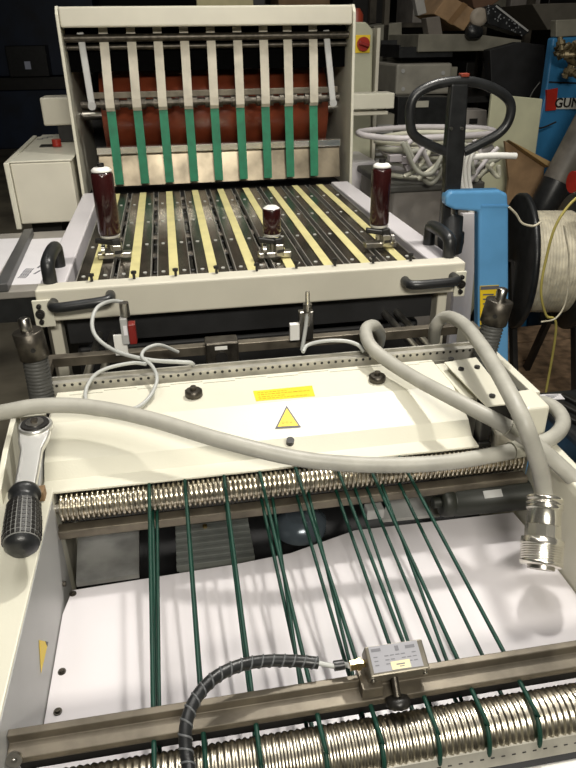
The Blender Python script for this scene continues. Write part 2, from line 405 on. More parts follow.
# cords
CXs = [-.073, -.022, .035, .088, .142, .203, .251, .303]
def loop_cord(x, dx=0, zt=0):
    P = []
    for a in range(90, 271, 20):   # around roller 1 back
        t = math.radians(a); P.append(V((x, .797-math.cos(t)*(r1+.0012)*-1 if 0 else .797 - math.cos(math.radians(a))*(r1+.0012), .858+math.sin(math.radians(a))*(r1+.0012))))
    Q = []
    for a in range(-90, 91, 20):
        t = math.radians(a); Q.append(V((x+dx, .402-math.cos(t)*(r2+.0012), .812+math.sin(t)*(r2+.0012))))
    return P, Q
for i, x in enumerate(CXs):
    dx = [.006, .003, -.002, .008, .010, .006, .010, .012][i]
    P = [V((x, .797 + math.cos(math.radians(a))*(r1+.0013), .858+math.sin(math.radians(a))*(r1+.0013))) for a in range(90, -91, -20)]
    Q = [V((x+dx, .402 - math.cos(math.radians(a))*(r2+.0013), .812+math.sin(math.radians(a))*(r2+.0013))) for a in range(-90, 91, 20)]
    path = P + [P[-1].lerp(Q[0], .5)] + Q + [Q[-1].lerp(P[0]+V((0, 0, 0)), .5)]
    MB().tube(path, .0025, 8, 3, True).build('drive_cord', GREENC, fu)
for x, xe in ((-.066, -.066), (.275, .262), (.232, .226), (.160, .150), (.105, .088)):
    MB().tube([(x, .80, .84), (xe, .44, .80)], .0023, 8, 3).build('drive_cord', GREENC, fu)
# front rail
m = MB().prism([(-.204, .449, .862), (-.204, .447, .830), (-.204, .436, .826), (-.204, .4365, .842), (-.204, .425, .842), (-.204, .425, .850), (-.204, .441, .852), (-.204, .441, .862)], (.711, 0, 0))
m.build('front_rail', BRONZE, fu, .001)
m = MB().box((-.203, .447, .80), (.507, .452, .828)); m.build('front_rail_web', BLACKM, fu)
c = V((-.196, .426, .850)); m = MB().cyl(c, c+V((0, -.003, .001)), .0075, n=16); m.cyl(c+V((0, -.0031, .001)), c+V((0, -.004, .001)), .003, n=6); m.build('rail_bolt', STEEL, fu)
# front lower rail (light strip)
zb = .80
a = PZ(380, 768, zb); b = PZ(576, 730, zb)
sp = PZ(470, 726, .825)
m = MB().prism([(-.20, sp.y+.001, .825), (-.20, sp.y-.022, .815), (-.20, sp.y-.030, .800), (-.20, sp.y-.004, .800)], (.708, 0, 0)); m.cur = 1
for k in range(60): m.box((-.19+k*.0113, sp.y-.0262, .8070), (-.19+k*.0113+.004, sp.y-.0255, .8085))
m.build('front_strip', [ALU, BLACKM], fu)
MB().cyl((-.20, sp.y-.040, .788), (.508, sp.y-.040, .788), .009, n=20).build('front_tube', WHITEP, fu)
# left side body
m = MB().prism([(-.75, .812, .885), (-.206, .812, .885), (-.206, .812, .0), (-.75, .812, .0)], (0, -1.15, 0)); m.build('left_cover', CREAM, fu, .002, 2)
# inner left wall (its shade put into the grey colour) and sticker
m = MB().box((-.2055, -.30, .70), (-.2045, .78, .884)); m.build('inner_wall', GREYP, fu)
a = PX(39, 640, -.204); b = PX(48, 642, -.204); c = PX(41, 673, -.204)
m = MB().prism([a, b, c], (.0003, 0, 0)); m.cur = 1; m.prism([b, b.lerp(a, .35), b.lerp(c, .15)], (.0006, 0, 0)); m.build('yellow_sticker', [YELL, BLACKM], fu)
m = MB().cyl(PX(63, 584, -.204), PX(63, 584, -.204)+V((.004, 0, 0)), .004, n=12); m.build('wall_bolt', GUNM, fu)
# inner panel
zp = .75
pts = [PZ(x, y, zp) for x, y in ((72, 590), (235, 564), (290, 553), (355, 530), (513, 512))] + [V((.508, .75, zp)), V((.508, .452, zp)), V((-.2035, .452, zp)), V((-.2035, .70, zp))]
MB().prism(pts, (0, 0, -.006)).build('inner_panel', LILAC, fu, .001)
for px, py in ((72, 594), (61, 672), (57, 712)):
    c = PZ(px+1, py, zp); m = MB().cyl(c, c+V((0, 0, .0015)), .005, n=14); m.cyl(c+V((0, 0, .0015)), c+V((0, 0, .004)), .003, n=6); m.build('panel_screw', GUNM, fu)
MB().box((-.2035, .25, .70), (.44, .45, .71)).build('gap_dark_sheet', DARK, fu)  # added dark sheet, keeps the gap between rail and roller dark
# right side: sloping inner wall and top rail
MB().prism([(.509, .795, zp-.02), (.518, .795, .872), (.521, .795, .885), (.552, .795, .885), (.556, .795, 0), (.509, .795, 0)], (0, -1.1, 0)).build('right_cover', CREAM, fu, .003)
MB().box((.548, .868, .60), (.563, 1.175, .930)).build('right_rail', CREAM, fu, .002)
MB().box((.515, .87, .905), (.547, 1.025, .915)).build('black_cover_strip', BLACKP, fu)
ta = [PZ(516, 390, .942), PZ(533, 388, .942), PZ(551, 406, .942), PZ(527, 409, .942)]
m = MB().prism(ta, (0, 0, -.055)); m.build('corner_block', CREAM, fu, .005, 3)
m = MB().box((.460, .802, .855), (.500, .845, .902)); m.build('bearing_block', CREAM2, fu, .004)
# folded plate with screws right of the cover
zq = .944
pts = [PZ(x, y, zq) for x, y in ((444, 362), (476, 357), (494, 380), (511, 403), (487, 406), (475, 394))]
MB().prism(pts, (0, 0, -.003)).build('folded_plate', CREAM, fu, .001)
for px, py in ((451, 360), (461, 370), (477, 368), (492, 397)):
    c = PZ(px, py, zq); MB().cyl(c+V((0, 0, -.006)), c+V((0, 0, .004)), .005, n=6).build('plate_screw', BLACKM, fu)
MB().box((.4325, .872, .905), (.456, 1.0, .9295)).build('side_filler', CREAM, fu, .001)
MB().box((.458, .86, .885), (.512, .97, .925)).build('black_block', BLACKM, fu, .002)
m = MB().box((.437, .812, .872), (.455, .835, .928)); m.box((.4335, .806, .872), (.4545, .8125, .884)); m.box((.4335, .808, .918), (.4545, .8125, .932)); m.build('black_bracket', BLACKM, fu, .002)
# left end bracket
m = MB().prism([(-.278, .955, .865), (-.278, .955, .935), (-.278, .93, .937), (-.278, .86, .925), (-.278, .79, .905), (-.278, .775, .865)], (.008, 0, 0))
m.prism([(-.278, .955, .9345), (-.278, .955, .937), (-.278, .93, .939), (-.278, .93, .9365)], (.052, 0, 0))
m.build('end_bracket', CREAM, fu, .001)
m = MB().prism([(-.240, .90, .886), (-.240, .90, .915), (-.240, .86, .915), (-.240, .80, .886)], (.016, 0, 0)); m.build('end_block', GREYP, fu, .002)
m = MB().box((-.24, .78, .8855), (-.214, .797, .90)); m.build('brown_pad', CARD, fu)
# unit body: end frames under the cover
MB().box((-.236, .84, .0), (-.226, 1.08, .90)).build('end_frame', CREAM2, fu)
MB().box((.532, .84, .0), (.545, 1.08, .90)).build('end_frame', CREAM2, fu)
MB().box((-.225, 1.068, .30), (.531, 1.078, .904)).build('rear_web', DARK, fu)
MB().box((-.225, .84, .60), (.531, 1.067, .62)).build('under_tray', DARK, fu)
# mechanisms below roller
g = MB().prism([PZ(76, 583, .742), PZ(139, 574, .742), PZ(139, 520, .742), PZ(78, 532, .742)], (0, 0, -.008)); g.build('cover_plate', mat('dull_grey_metal', (.33, .33, .32), .3, .3, var=.2, scale=18), fu)
# finned motor
mo = MB(); c = PZ(215, 535, .70)
mo.box((c.x-.062, c.y-.09, .63), (c.x+.055, c.y+.07, .712))
for k in range(11): mo.box((c.x-.065, c.y-.09+k*.0155, .712), (c.x+.058, c.y-.09+k*.0155+.008, .724))
mo.build('finned_motor', mat('motor_grey', (.15, .16, .15), .45, .2, var=.2), fu, .001)
c = PZ(205, 527, .724); MB().cyl(c, c+V((0, 0, .004)), .004, n=10).build('motor_screw', BRASS, fu)
a, b = PZ(440, 502, .80), PZ(527, 494, .80)
m = MB().lathe(a, b, [(0, .012), (0, .022), (.04, .0245), (.12, .0245), (.13, .0225), (.15, .0225), (.16, .0245), (1, .0245)], 32); m.cyl(a-V((.012, 0, 0)), a, .009, n=12)
m.build('cylinder_motor', mat('motor_dark', (.016, .018, .013), .5, 0, var=.15), fu)
mm = (a+b)/2+V((.005, -.016, .0195)); R = Matrix.Rotation(math.radians(38), 3, 'X'); MB().obox(mm, (.03, .012, .001), R).build('motor_plate', GREYP, fu)
c = PZ(300, 528, .70); MB().lathe(c, c+V((0, 0, .03)), [(0, .045), (.6, .045), (1, .025)], 28).build('blue_grey_pulley', mat('blue_grey', (.10, .125, .15), .2, .3, var=.15), fu)
c = PZ(374, 511, .79); MB().obox(c, (.028, .02, .018)).build('small_grey_block', GREYP, fu, .002)
a = PZ(390, 500, .755); b = PZ(430, 493, .755)
MB().prism([PZ(380, 520, .742), PZ(440, 514, .742), PZ(440, 486, .742), PZ(392, 492, .742)], (0, 0, -.006)).build('inner_grey_plate', GREYP, fu)
# rail behind, between unit and table
MB().box((-.268, 1.195, .893), (.60, 1.215, .912)).build('cross_rail', BRONZE, fu, .001)
for x in (-.262, .594):
    MB().box((x-.006, 1.10, .893), (x+.006, 1.194, .912)).build('rail_bracket', BRONZE, fu, .001)
c = V((.065, 1.178, .902)); m = MB().box((c.x-.032, c.y-.008, c.z-.03), (c.x+.032, c.y+.03, c.z+.026)); cbk = m.build('clamp_block', GUNM, fu, .003)
m = MB().cyl(c+V((-.002, -.0085, -.004)), c+V((-.002, -.013, -.004)), .012, n=18); m.build('clamp_screw', BLACKM, cbk)
MB().box((c.x-.014, c.y-.0095, c.z+.012), (c.x+.01, c.y-.0085, c.z+.019)).build('white_tag', WHITEP, cbk)

# ================================================================== ADJUSTING POSTS
def post(base, neck, head, top, label, hole=True):
    B = PZ(*base, .90); y = B.y
    N = PY(*neck, y); Hh = PY(*head, y); T = PY(*top, y)
    o = thing('adjusting_post', label, 'post', B, 'knobbed adjusting posts')
    r = .0205; k = 15; pf = [(0, r*.9)]
    for i in range(k): t = (i+.5)/k; pf += [(t-.02, r*.86), (t, r), (t+.02, r*.86)]
    MB().lathe(B, N, pf, 24).build('bellows', mat('ribbed_rubber', (.085, .085, .08), .55, var=.2), o)
    hd_ = MB().lathe(N, Hh, [(0, .019), (.02, .0235), (.98, .0235), (1, .022)], 32).build('head', GUNM, o)
    MB().lathe(Hh, T, [(0, .0095), (.9, .0095), (1, .007)], 16, teeth=lambda q, i: 1 if i % 2 else .93).build('pin', STEEL, o)
    d = (Hh-N); c = N+d*.45; v = (CAM-c).normalized(); v = (v - d.normalized()*v.dot(d.normalized())).normalized()
    MB().cyl(c+v*.0236, c+v*.0242, .004, n=12).build('hole', BLACKM, hd_)
    return o
post((44, 408), (35, 357), (27, 331), (23, 318), 'knobbed adjusting post on the left corner of the folding unit')
post((480, 372), (493, 323), (500, 300), (503, 288), 'knobbed adjusting post on the right corner, in front of the blue jack')

# ================================================================== HOSES
rh = .0117
def hose(name, label, pts, r=rh, m=HOSEM, n=16, cat='hose'):
    return tag(MB().tube(pts, r, n, 8).build(name, m, org=pts[0]), label, cat)
zA = .958
A = [V((-.52, .93, .93)), PZ(-8, 414, .965), PZ(40, 406, .972), PZ(90, 407, .967), PZ(150, 419, .958), PZ(220, 440, .945), PZ(295, 458, .925), PZ(350, 464, .912), PZ(400, 465, .905), PZ(450, 462, .905), PZ(498, 454, .905), PZ(530, 446, .90), PZ(553, 437, .90), PZ(563, 424, .90), PZ(559, 412, .90), PZ(548, 404, .898), PZ(536, 402, .89)]
ha = thing('flexible_hose', 'thick grey hose running from the left across the cream cover and rollers', 'hose', A[0])
MB().tube(A, rh, 16, 8).build('hose_body', HOSEM, ha)
MB().tube([PZ(511, 450.5, .905), PZ(523, 448, .9035)], rh+.0015, 20, 3).build('coupling', HOSED, ha)
B = [PZ(377, 350, .86), PZ(380, 336, .92), PZ(374, 326, .965), PZ(366, 330, .975), PZ(370, 345, .97), PZ(388, 361, .962), PZ(420, 381, .960), PZ(460, 402, .963), PZ(500, 423, .955), PZ(530, 441, .93), PZ(558, 464, .90), PZ(585, 492, .87), PZ(620, 540, .84)]
hbm = thing('flexible_hose', 'grey hose arching out of the gap and running diagonally to the right edge', 'hose', B[0])
MB().tube(B, rh, 16, 8).build('hose_body', HOSEM, hbm)
MB().tube([PZ(508, 427.6, .9515), PZ(517, 433.3, .944)], rh+.0015, 20, 3).build('coupling', HOSED, hbm)
c0, c1 = PZ(545, 497, .878), PZ(541, 566, .812)
dC = (c1-c0).normalized()
Cc = [PZ(434, 340, .92), PZ(436, 326, .96), PZ(446, 317, .985), PZ(462, 323, 1.0), PZ(480, 344, 1.01), PZ(500, 376, 1.01), PZ(520, 414, 1.0), PZ(533, 447, .96), PZ(541, 475, .915), c0+dC*.004]
hc = thing('flexible_hose', 'grey hose dropping over the others into a big metal connector', 'hose', Cc[0])
MB().tube(Cc, rh, 16, 8).build('hose_body', HOSEM, hc)
# connector on the hose
rc = .0255
L = (c1-c0).length
def at(t): return c0+dC*L*t
cn = MB()
cn.lathe(at(0), at(.42), [(0, .015), (0, rc*.88), (.04, rc*.95), (.12, rc*.95), (.16, rc*.86), (.22, rc*.86), (.24, rc*.98), (.30, rc*.98), (.34, rc*.92), (.40, rc*.98), (.46, rc*.92), (.5, rc*.88), (1, rc*.88)], 40)
cn.build('connector_collar', CHROME, hc)
m = MB().lathe(at(.421), at(.60), [(0, rc*.86), (.05, rc*.95), (1, rc*.95)], 12, False); m.build('connector_body', CHROME, hc)
pf = [(0, rc*.9), (.03, rc*1.1), (.25, rc*1.12)]
for i in range(7): t = .27+i*.085; pf += [(t, rc*1.12), (t+.02, rc*1.04), (t+.05, rc*1.04), (t+.07, rc*1.12)]
pf += [(.92, rc*1.12), (1, rc*1.06), (1, rc*.7)]
MB().lathe(at(.601), at(1.0), pf, 48).build('connector_ring', CHROME, hc)
MB().cyl(at(1.0), at(1.05), rc*.7, n=32).build('connector_socket', STEEL, hc)

# thin grey cables
def cable(label, pts, r=.0038, m=CABLEG): return tag(MB().tube(pts, r, 10, 8).build('thin_cable', m, org=pts[0]), label, 'cable')
S1 = [PZ(127, 311, .985), PZ(126, 304, 1.0), PZ(112, 301, 1.0), PZ(97, 308, .99), PZ(92, 324, .975), PZ(98, 339, .965), PZ(118, 352, .96), PZ(150, 360, .958), PZ(180, 362, .957), PZ(192, 363.5, .95), V((.005, 1.068, .925)), V((.01, 1.09, .90))]
cable('pale grey cable looping from the red sensor along the perforated rail', S1)
S2 = [PZ(178, 352, .93), PZ(160, 345, .96), PZ(146, 349, .965), PZ(142, 357, .963), PZ(152, 366, .960), PZ(157, 379, .955), PZ(151, 395, .942), PZ(138, 407, .9375), PZ(120, 410, .936), PZ(98, 411, .936), PZ(87, 403, .937), PZ(86, 390, .94), PZ(94, 376, .952), PZ(108, 368, .96), PZ(132, 363, .962), PZ(146, 364, .962)]
cable('pale grey cable coiled in a loop lying over the cream cover', S2, .0032)
S3 = [PZ(303, 352, .953), PZ(308, 345, .958), PZ(325, 341, .965), PZ(345, 341, .965), PZ(358, 345, .96), PZ(364, 352, .95)]
cable('short pale grey cable arching behind the perforated rail beside the metal sensor', S3, .0034)

# sensors on the cross rail
def sensor(name, label, parts, loc):
    o = thing(name, label, 'sensor', loc)
    for nm, mb, mt, bv in parts: mb.build(nm, mt, o, bv)
    return o
yS = 1.185
p = PY(129, 330, yS); q = PY(121, 345, yS)
sensor('light_sensor', 'small red and grey sensor on a white bracket behind the left cover', [
    ('sensor_body', MB().box((p.x-.014, yS-.012, p.z-.025), (p.x-.001, yS+.008, p.z+.028)), GREYP, .002),
    ('red_housing', MB().box((p.x-.0005, yS-.013, p.z-.025), (p.x+.013, yS+.008, p.z+.016)), mat('smoked_red', (.20, .018, .014), .3), .002),
    ('white_tag', MB().box((p.x-.009, yS-.0135, p.z-.005), (p.x-.002, yS-.0125, p.z+.014)), PAPER, 0),
    ('plug', MB().cyl((p.x-.003, yS, p.z+.0285), (p.x-.003, yS, p.z+.055), .009, n=14), STEEL, 0),
    ('bracket', MB().box((q.x-.012, yS-.004, q.z-.020), (q.x+.012, yS+.002, q.z+.022)), WHITEP, .001)], p)
p = PY(307, 325, yS)
sensor('metal_sensor', 'upright metal sensor with a thin cable on a white bracket in the gap', [
    ('sensor_body', MB().box((p.x-.016, yS-.006, p.z-.03), (p.x+.012, yS+.012, p.z+.03)), STEEL, .002),
    ('stem', MB().cyl((p.x-.002, yS-.015, p.z+.005), (p.x-.002, yS-.015, p.z+.075), .0045, n=12), CHROME, 0),
    ('nut', MB().cyl((p.x-.002, yS-.015, p.z+.035), (p.x-.002, yS-.015, p.z+.05), .009, n=6), STEEL, 0),
    ('wire', MB().tube([(p.x-.002, yS-.015, p.z+.034), (p.x-.007, yS-.02, p.z), (p.x-.016, yS-.03, p.z-.04)], .004, 8, 6), CABLEG, 0),
    ('bracket', MB().box((p.x-.036, yS-.012, p.z-.026), (p.x-.017, yS+.0, p.z+.008)), WHITEP, .001)], p)

# ================================================================== RATCHET WRENCH
hd = PZ(35, 424, .972); en = PZ(20, 548, .935); cl = PZ(24, 486, .955)
w = thing('ratchet_wrench', 'chrome ratchet wrench with a black patterned grip resting on the left corner', 'wrench', hd)
m = MB().lathe(hd-V((0, 0, .010)), hd+V((0, 0, .0)), [(0, .018), (.15, .0235), (.85, .0235), (1, .022)], 36)
rhd = m.build('ratchet_head', SATIN, w)
m = MB().lathe(hd+V((0, 0, .0001)), hd+V((0, 0, .0025)), [(0, .0195), (1, .0185)], 30); m.build('head_ring', BLACKM, rhd)
m = MB().cyl(hd+V((0, 0, .0026)), hd+V((0, 0, .004)), .012, n=24); m.build('head_disc', STEEL, rhd)
m = MB().obox(hd+V((0, 0, .006)), (.008, .008, .004)); m.build('square_drive', GUNM, rhd)
u = (cl-hd).normalized(); sx = u.cross(V((0, 0, 1))).normalized(); ww = V((0, 0, 1))
def ring_at(p, a, h): return [p+sx*a, p-sx*a, a and p-sx*a-ww*h, p+sx*a-ww*h]
st = [(hd+u*.010, .0215), (hd+u*.030, .020), (hd+u*.052, .0145), (cl, .0135)]
vs = []; fs = []
for p_, a_ in st: vs += [p_+sx*a_-ww*.001, p_-sx*a_-ww*.001, p_-sx*a_-ww*.011, p_+sx*a_-ww*.011]
for i in range(len(st)-1):
    for k in range(4): fs.append((i*4+k, i*4+(k+1) % 4, (i+1)*4+(k+1) % 4, (i+1)*4+k))
fs += [(0, 1, 2, 3), (12, 13, 14, 15)]
MB().add(vs, fs).build('shaft', SATIN, w, .003, 3)
gl = (en-cl)
g0 = cl-ww*.006
MB().lathe(g0, g0+gl, [(0, .011), (.01, .0175), (.06, .0195), (.11, .0195), (.14, .016), (.2, .0165), (.3, .0192), (.55, .0208), (.8, .0215), (.92, .0195), (.98, .014), (1, .005)], 32).build('grip', BLACKP, w)
m = MB()
def gr(t):
    ks = [(.2, .0165), (.3, .0192), (.55, .0208), (.8, .0215), (.92, .0195)]
    for (a, ra), (b, rb_) in zip(ks, ks[1:]):
        if a <= t <= b: return ra+(rb_-ra)*(t-a)/(b-a)
    return ks[-1][1]
gx, gz = m.frame(gl)
MB().lathe(g0+gl*.27, g0+gl*.88, [(k/12, gr(.27+.61*k/12)+.0003) for k in range(13)], 32).build('grip_band', mat('worn_grey', (.20, .20, .19), .6), w)
for k in range(9):
    t = .31+k*.066
    for s in range(-6, 7):
        q = math.radians(s*15); up2 = gz if gz.z > 0 else -gz
        dirv = gx*math.sin(q)+up2*math.cos(q); rr = gr(t)
        c = g0+gl*t+dirv*rr
        Rm = Matrix((dirv.cross(gl.normalized()), gl.normalized(), dirv)).transposed()
        m.obox(c, (.0042, .0048, .0022), Rm)
m.build('grip_pattern', BLACKM, w)

# ================================================================== SENSOR BOX + SPIRAL CABLE
c = PZ(395, 661, .877); Rb = Matrix.Rotation(math.radians(8), 3, 'Z') @ Matrix.Rotation(math.radians(20), 3, 'X')
Rb = Matrix.Rotation(math.radians(0), 3, 'Z') @ Matrix.Rotation(math.radians(22), 3, 'X')
sb = thing('sensor_box', 'small grey metal sensor box with a printed label clamped on the front rail', 'sensor', c)
def L_(x, y, z): return c + Rb @ V((x, y, z))
MB().obox(c, (.062, .030, .022), Rb).build('housing', mat('sensor_metal', (.22, .20, .16), .35, .6, var=.2), sb, .0015)
m = MB().obox(L_(-.001, .001, .0113), (.052, .026, .0004), Rb); m.cur = 1
m.obox(L_(-.020, .010, .0117), (.010, .003, .0002), Rb); m.obox(L_(.002, .009, .0117), (.004, .005, .0002), Rb); m.obox(L_(.016, .009, .0117), (.010, .003, .0002), Rb)
for r_ in range(3):
    for k in range(8):
        if random.random() < .75: m.obox(L_(-.022+k*.0058, .003-r_*.004, .0117), (.0042, .0009, .0002), Rb)
m.cur = 2; m.obox(L_(.002, -.0075, .0119), (.020, .008, .0003), Rb); m.cur = 1; m.obox(L_(.002, -.0068, .0122), (.009, .0012, .0002), Rb); m.obox(L_(.003, -.009, .0122), (.005, .0008, .0002), Rb)
m.build('name_plate', [mat('plate_grey', (.33, .33, .36), .4, var=.04), mat('grey_ink', (.18, .18, .2), .6), mat('pale_yellow', (.75, .68, .42), .5)], sb)
MB().obox(c+V((-.028, -.004, -.019)), (.022, .03, .014)).build('mounting_foot', BRONZE, sb, .001)
for xx in (-.027, .028):
    a = L_(xx, -.0155, 0); MB().cyl(a, a+Rb @ V((0, -.002, 0)), .0025, n=8).build('bolt', STEEL, sb)
k0 = L_(-.004, -.018, -.006)
MB().cyl(k0+V((0, .004, .004)), k0+V((0, -.010, -.010)), .004, n=10).build('stem', GUNM, sb)
MB().lathe(k0+V((0, -.010, -.010)), k0+V((0, -.016, -.019)), [(0, .007), (.1, .0125), (.9, .0125), (1, .009)], 20, teeth=lambda k, i: 1 if i % 2 else .88).build('knob', BLACKM, sb)
a = L_(-.0315, .002, .0)
MB().lathe(a, a+V((-.016, 0, 0)), [(0, .004), (.3, .004), (.3, .0065), (.55, .0065), (.55, .0055), (1, .0055)], 6, False).build('plug', BRASS, sb)
e0 = a+V((-.016, 0, 0))
S = [e0, PZ(344, 664.5, .872), PZ(334, 666, .872), PZ(318, 663, .874), PZ(296, 661, .878), PZ(265, 661, .886), PZ(238, 666, .892), PZ(213, 679, .895), PZ(195, 700, .893), PZ(186, 725, .888), PZ(186, 750, .88), PZ(190, 775, .875), PZ(198, 830, .868)]
sc = thing('spiral_wrapped_cable', 'black spiral wrapped cable curving from the sensor box over the front rail', 'cable', e0)
MB().tube(S[:4], .0027, 10, 6).build('cable_core', CABLEG, sc)
body = S[3:]
MB().tube(body, .0062, 14, 8).build('spiral_sleeve', BLACKP, sc)
MB().tube([S[1], S[2]], .0052, 12, 3).build('cable_boot', BLACKP, sc)
P = spline(body, 40); tot = sum((P[i+1]-P[i]).length for i in range(len(P)-1)); hp = []; s_ = 0
x_, z_ = MB().frame(P[1]-P[0])
for i in range(len(P)-1):
    T = (P[i+1]-P[i]).normalized(); x_ = (x_-T*x_.dot(T)).normalized(); z_ = x_.cross(T)
    s_ += (P[i+1]-P[i]).length; q = s_/.0115*2*math.pi
    hp.append(P[i]+(x_*math.cos(q)+z_*math.sin(q))*.0060)
MB().tube(hp, .0011, 6, 1).build('spiral_groove', mat('grey_edge', (.10, .105, .11), .4), sc)

exec_bg = True
# ================================================================== LEFT: TABLE, PAPERS, CONSOLE
zt = .88
lt = thing('side_table', 'low dark side table with a metal guide bar left of the feed table', 'table', (-.6, 2.0, 0))
yf = PZ(20, 291, zt).y; yb_ = PZ(60, 232, zt).y
MB().box((-1.25, yf, zt-.02), (-.335, yb_+.02, zt)).build('table_top', mat('table_grey', (.30, .28, .25), .5), lt, .003)
MB().box((-1.24, yf+.004, zt-.085), (-.34, yf+.02, zt-.021)).build('apron', BLACKP, lt)
for x in (-1.2, -.40):
    for y in (yf+.06, yb_-.04): MB().box((x-.02, y-.02, 0), (x+.02, y+.02, zt-.021)).build('leg', BLACKM, lt)
a, b = PZ(2, 288, zt+.012), PZ(29, 232, zt+.012)
MB().bar(a, b, .028, .022).build('guide_bar', mat('bar_grey', (.12, .12, .12), .45, .4), lt, .002)
def sheet(pts, label):
    q = [PZ(x, y, zt+.0015) for x, y in pts]
    o = MB().prism(q, (0, 0, -.0012)).build('paper_sheet', PAPER, org=q[0]); return tag(o, label, 'paper', 'printed sheets on the side table'), q
s1, q = sheet(((32, 239), (96, 236), (52, 283), (7, 285)), 'printed white sheet on the side table beside the feed table')
m = MB()
for r in range(4):
    for k in range(3):
        a = PZ(18+r*2.2+k*2.6, 278-k*3.2, zt+.0019); m.bar(a, a+V((.006, .028, 0)), .003, .0004)
for k, w_ in ((0, .03), (1, .05)):
    a = PZ(34+k*3.5, 274-k*6, zt+.0019); m.bar(a, a+V((.012, w_, 0)), .006, .0004)
t = m.build('printed_text', INK, s1)
s2, q = sheet(((-30, 240), (20, 238), (-2, 276), (-60, 280)), 'blank white sheet at the left edge on the side table')
# console
cb = thing('control_console', 'cream control console with slanted lid and small red button left of the feeder', 'console', (-.42, 2.7, 0))
z1 = 1.10; yc = 2.34
m = MB().prism([(-.515, yc, .90), (-.515, yc, z1-.004), (-.535, 3.02, z1-.004), (-.535, 3.02, .90)], (.19, 0, 0)); m.build('console_body', CREAM2, cb, .004)
m = MB().prism([(-.533, yc-.01, .885), (-.533, yc-.01, z1), (-.555, 3.03, z1), (-.555, 3.03, .885)], (.017, 0, 0)); m.build('end_plate', CREAM, cb, .003)
MB().box((-.515, yc, z1-.003), (-.32, 3.02, z1+.003)).build('lid', CREAM, cb, .003)
MB().box((-.50, 2.42, 0), (-.40, 2.95, .895)).build('pedestal', BLACKM, cb)
p = PZ(49, 146, z1+.003); MB().box((p.x-.03, p.y-.03, z1+.0035), (p.x+.03, p.y+.03, z1+.006)).build('switch_panel', BLACKM, cb)
p = PZ(57, 145, z1+.01); m = MB().cyl((p.x, p.y, z1+.006), (p.x, p.y, z1+.03), .016, n=16); m.build('red_button', RED, cb)
m = MB()
for k in range(3): p = PZ(40+5*k, 139-k, z1+.004); m.box((p.x-.012, p.y-.006, z1+.0035), (p.x+.012, p.y+.006, z1+.0045))
m.build('small_labels', mat('label_grey', (.15, .15, .15), .6), cb)

# ================================================================== LEFT BACKGROUND
bm_ = thing('navy_machine', 'dark navy blue machine cabinets with a small screen in the far left shadow', 'machine', (-2.6, 11.5, 0))
for x0_, x1_ in ((-4.4, -2.72), (-2.70, -.9)):
    MB().box((x0_, 11.0, .0), (x1_, 12.2, .80)).build('lower_cabinet', NAVY, bm_, .01)
    MB().box((x0_, 11.15, .98), (x1_, 12.2, 3.0)).build('upper_cabinet', NAVY, bm_, .01)
MB().box((-4.4, 10.95, .81), (-.9, 12.2, .97)).build('ledge', BLACKM, bm_)
MB().box((-2.15, 10.85, .98), (-1.6, 11.12, 1.38)).build('control_box', BLACKP, bm_, .01)
MB().box((-1.92, 10.84, 1.08), (-1.84, 10.849, 1.18)).build('screen', mat('dim_screen', (.3, .3, .33), .4, emit=((.4, .42, .5), .08)), bm_)

# ================================================================== RIGHT: E-STOP COLUMN
ey = 3.05
e0_ = PY(354, 22, ey); e1_ = PY(374, 180, ey)
col = thing('switch_column', 'tall cream switch column with a red stop switch right of the feeder hood', 'cabinet', (.9, 3.1, 0))
m = MB().prism([(.66, ey, 0), (e1_.x-.0, ey, 0), (PY(372, 60, ey).x, ey, PY(372, 30, ey).z), (PY(366, 24, ey).x, ey, PY(366, 22, ey).z), (.66, ey, PY(350, 21, ey).z)], (0, .15, 0)); m.build('column_body', mat('olive_cream', (.46, .46, .34), .5, var=.05), col, .006)
xr_ = PY(374, 60, ey).x
MB().box((xr_+.006, ey-.01, 0), (xr_+.02, ey+.13, PY(374, 28, ey).z)).build('edge_strip', CREAM2, col)
p = PY(362.5, 44, ey)
MB().box((p.x-.032, ey-.006, p.z-.034), (p.x+.032, ey-.001, p.z+.034)).build('yellow_plate', YELL, col, .002)
m = MB().cyl((p.x, ey-.0065, p.z), (p.x, ey-.02, p.z), .027, n=28); m.build('switch_base', RED, col, .002)
m = MB().obox((p.x, ey-.029, p.z), (.045, .016, .013), Matrix.Rotation(.3, 3, 'Y')); m.build('switch_knob', mat('dark_red', (.3, .02, .015), .35), col, .002)
p = PY(360, 16, ey); m = MB().lathe((p.x, ey+.06, PY(366, 24, ey).z+.001), (p.x, ey+.06, p.z+.03), [(0, .03), (.6, .03), (1, .015)], 18); m.build('signal_lamp', mat('dull_red', (.25, .04, .02), .4), col)

# finned grey unit behind the column
fx0, fx1 = PY(376, 115, 3.15), PY(393, 160, 3.15)
fn = thing('finned_unit', 'narrow olive grey finned heat sink unit beside the cream switch column', 'machine', (fx0.x, 3.2, 0))
MB().box((fx0.x, 3.17, 0), (fx1.x, 3.35, fx0.z)).build('unit_body', OLIVE, fn)
for k in range(9): MB().box((fx0.x+.01, 3.15, .95-.03+k*.025-.05), (fx1.x-.01, 3.169, .95-.02+k*.025-.05)).build('fin', GREYP, fn)

# white box with vent beside feeder
yb2 = 2.76
p0, p1 = PY(346, 163, yb2), PY(376, 200, yb2)
wb = thing('white_cabinet', 'small pale cabinet standing right of the feed table behind the maroon grip', 'cabinet', (p0.x+.1, yb2, 0))
MB().box((.66, yb2, 0), (p1.x, yb2+.30, p0.z)).build('cabinet_body', LILAC, wb, .006)
MB().box((.665, yb2-.004, p1.z-.02), (.70, yb2-.001, p0.z-.03)).build('vent', BLACKM, wb)

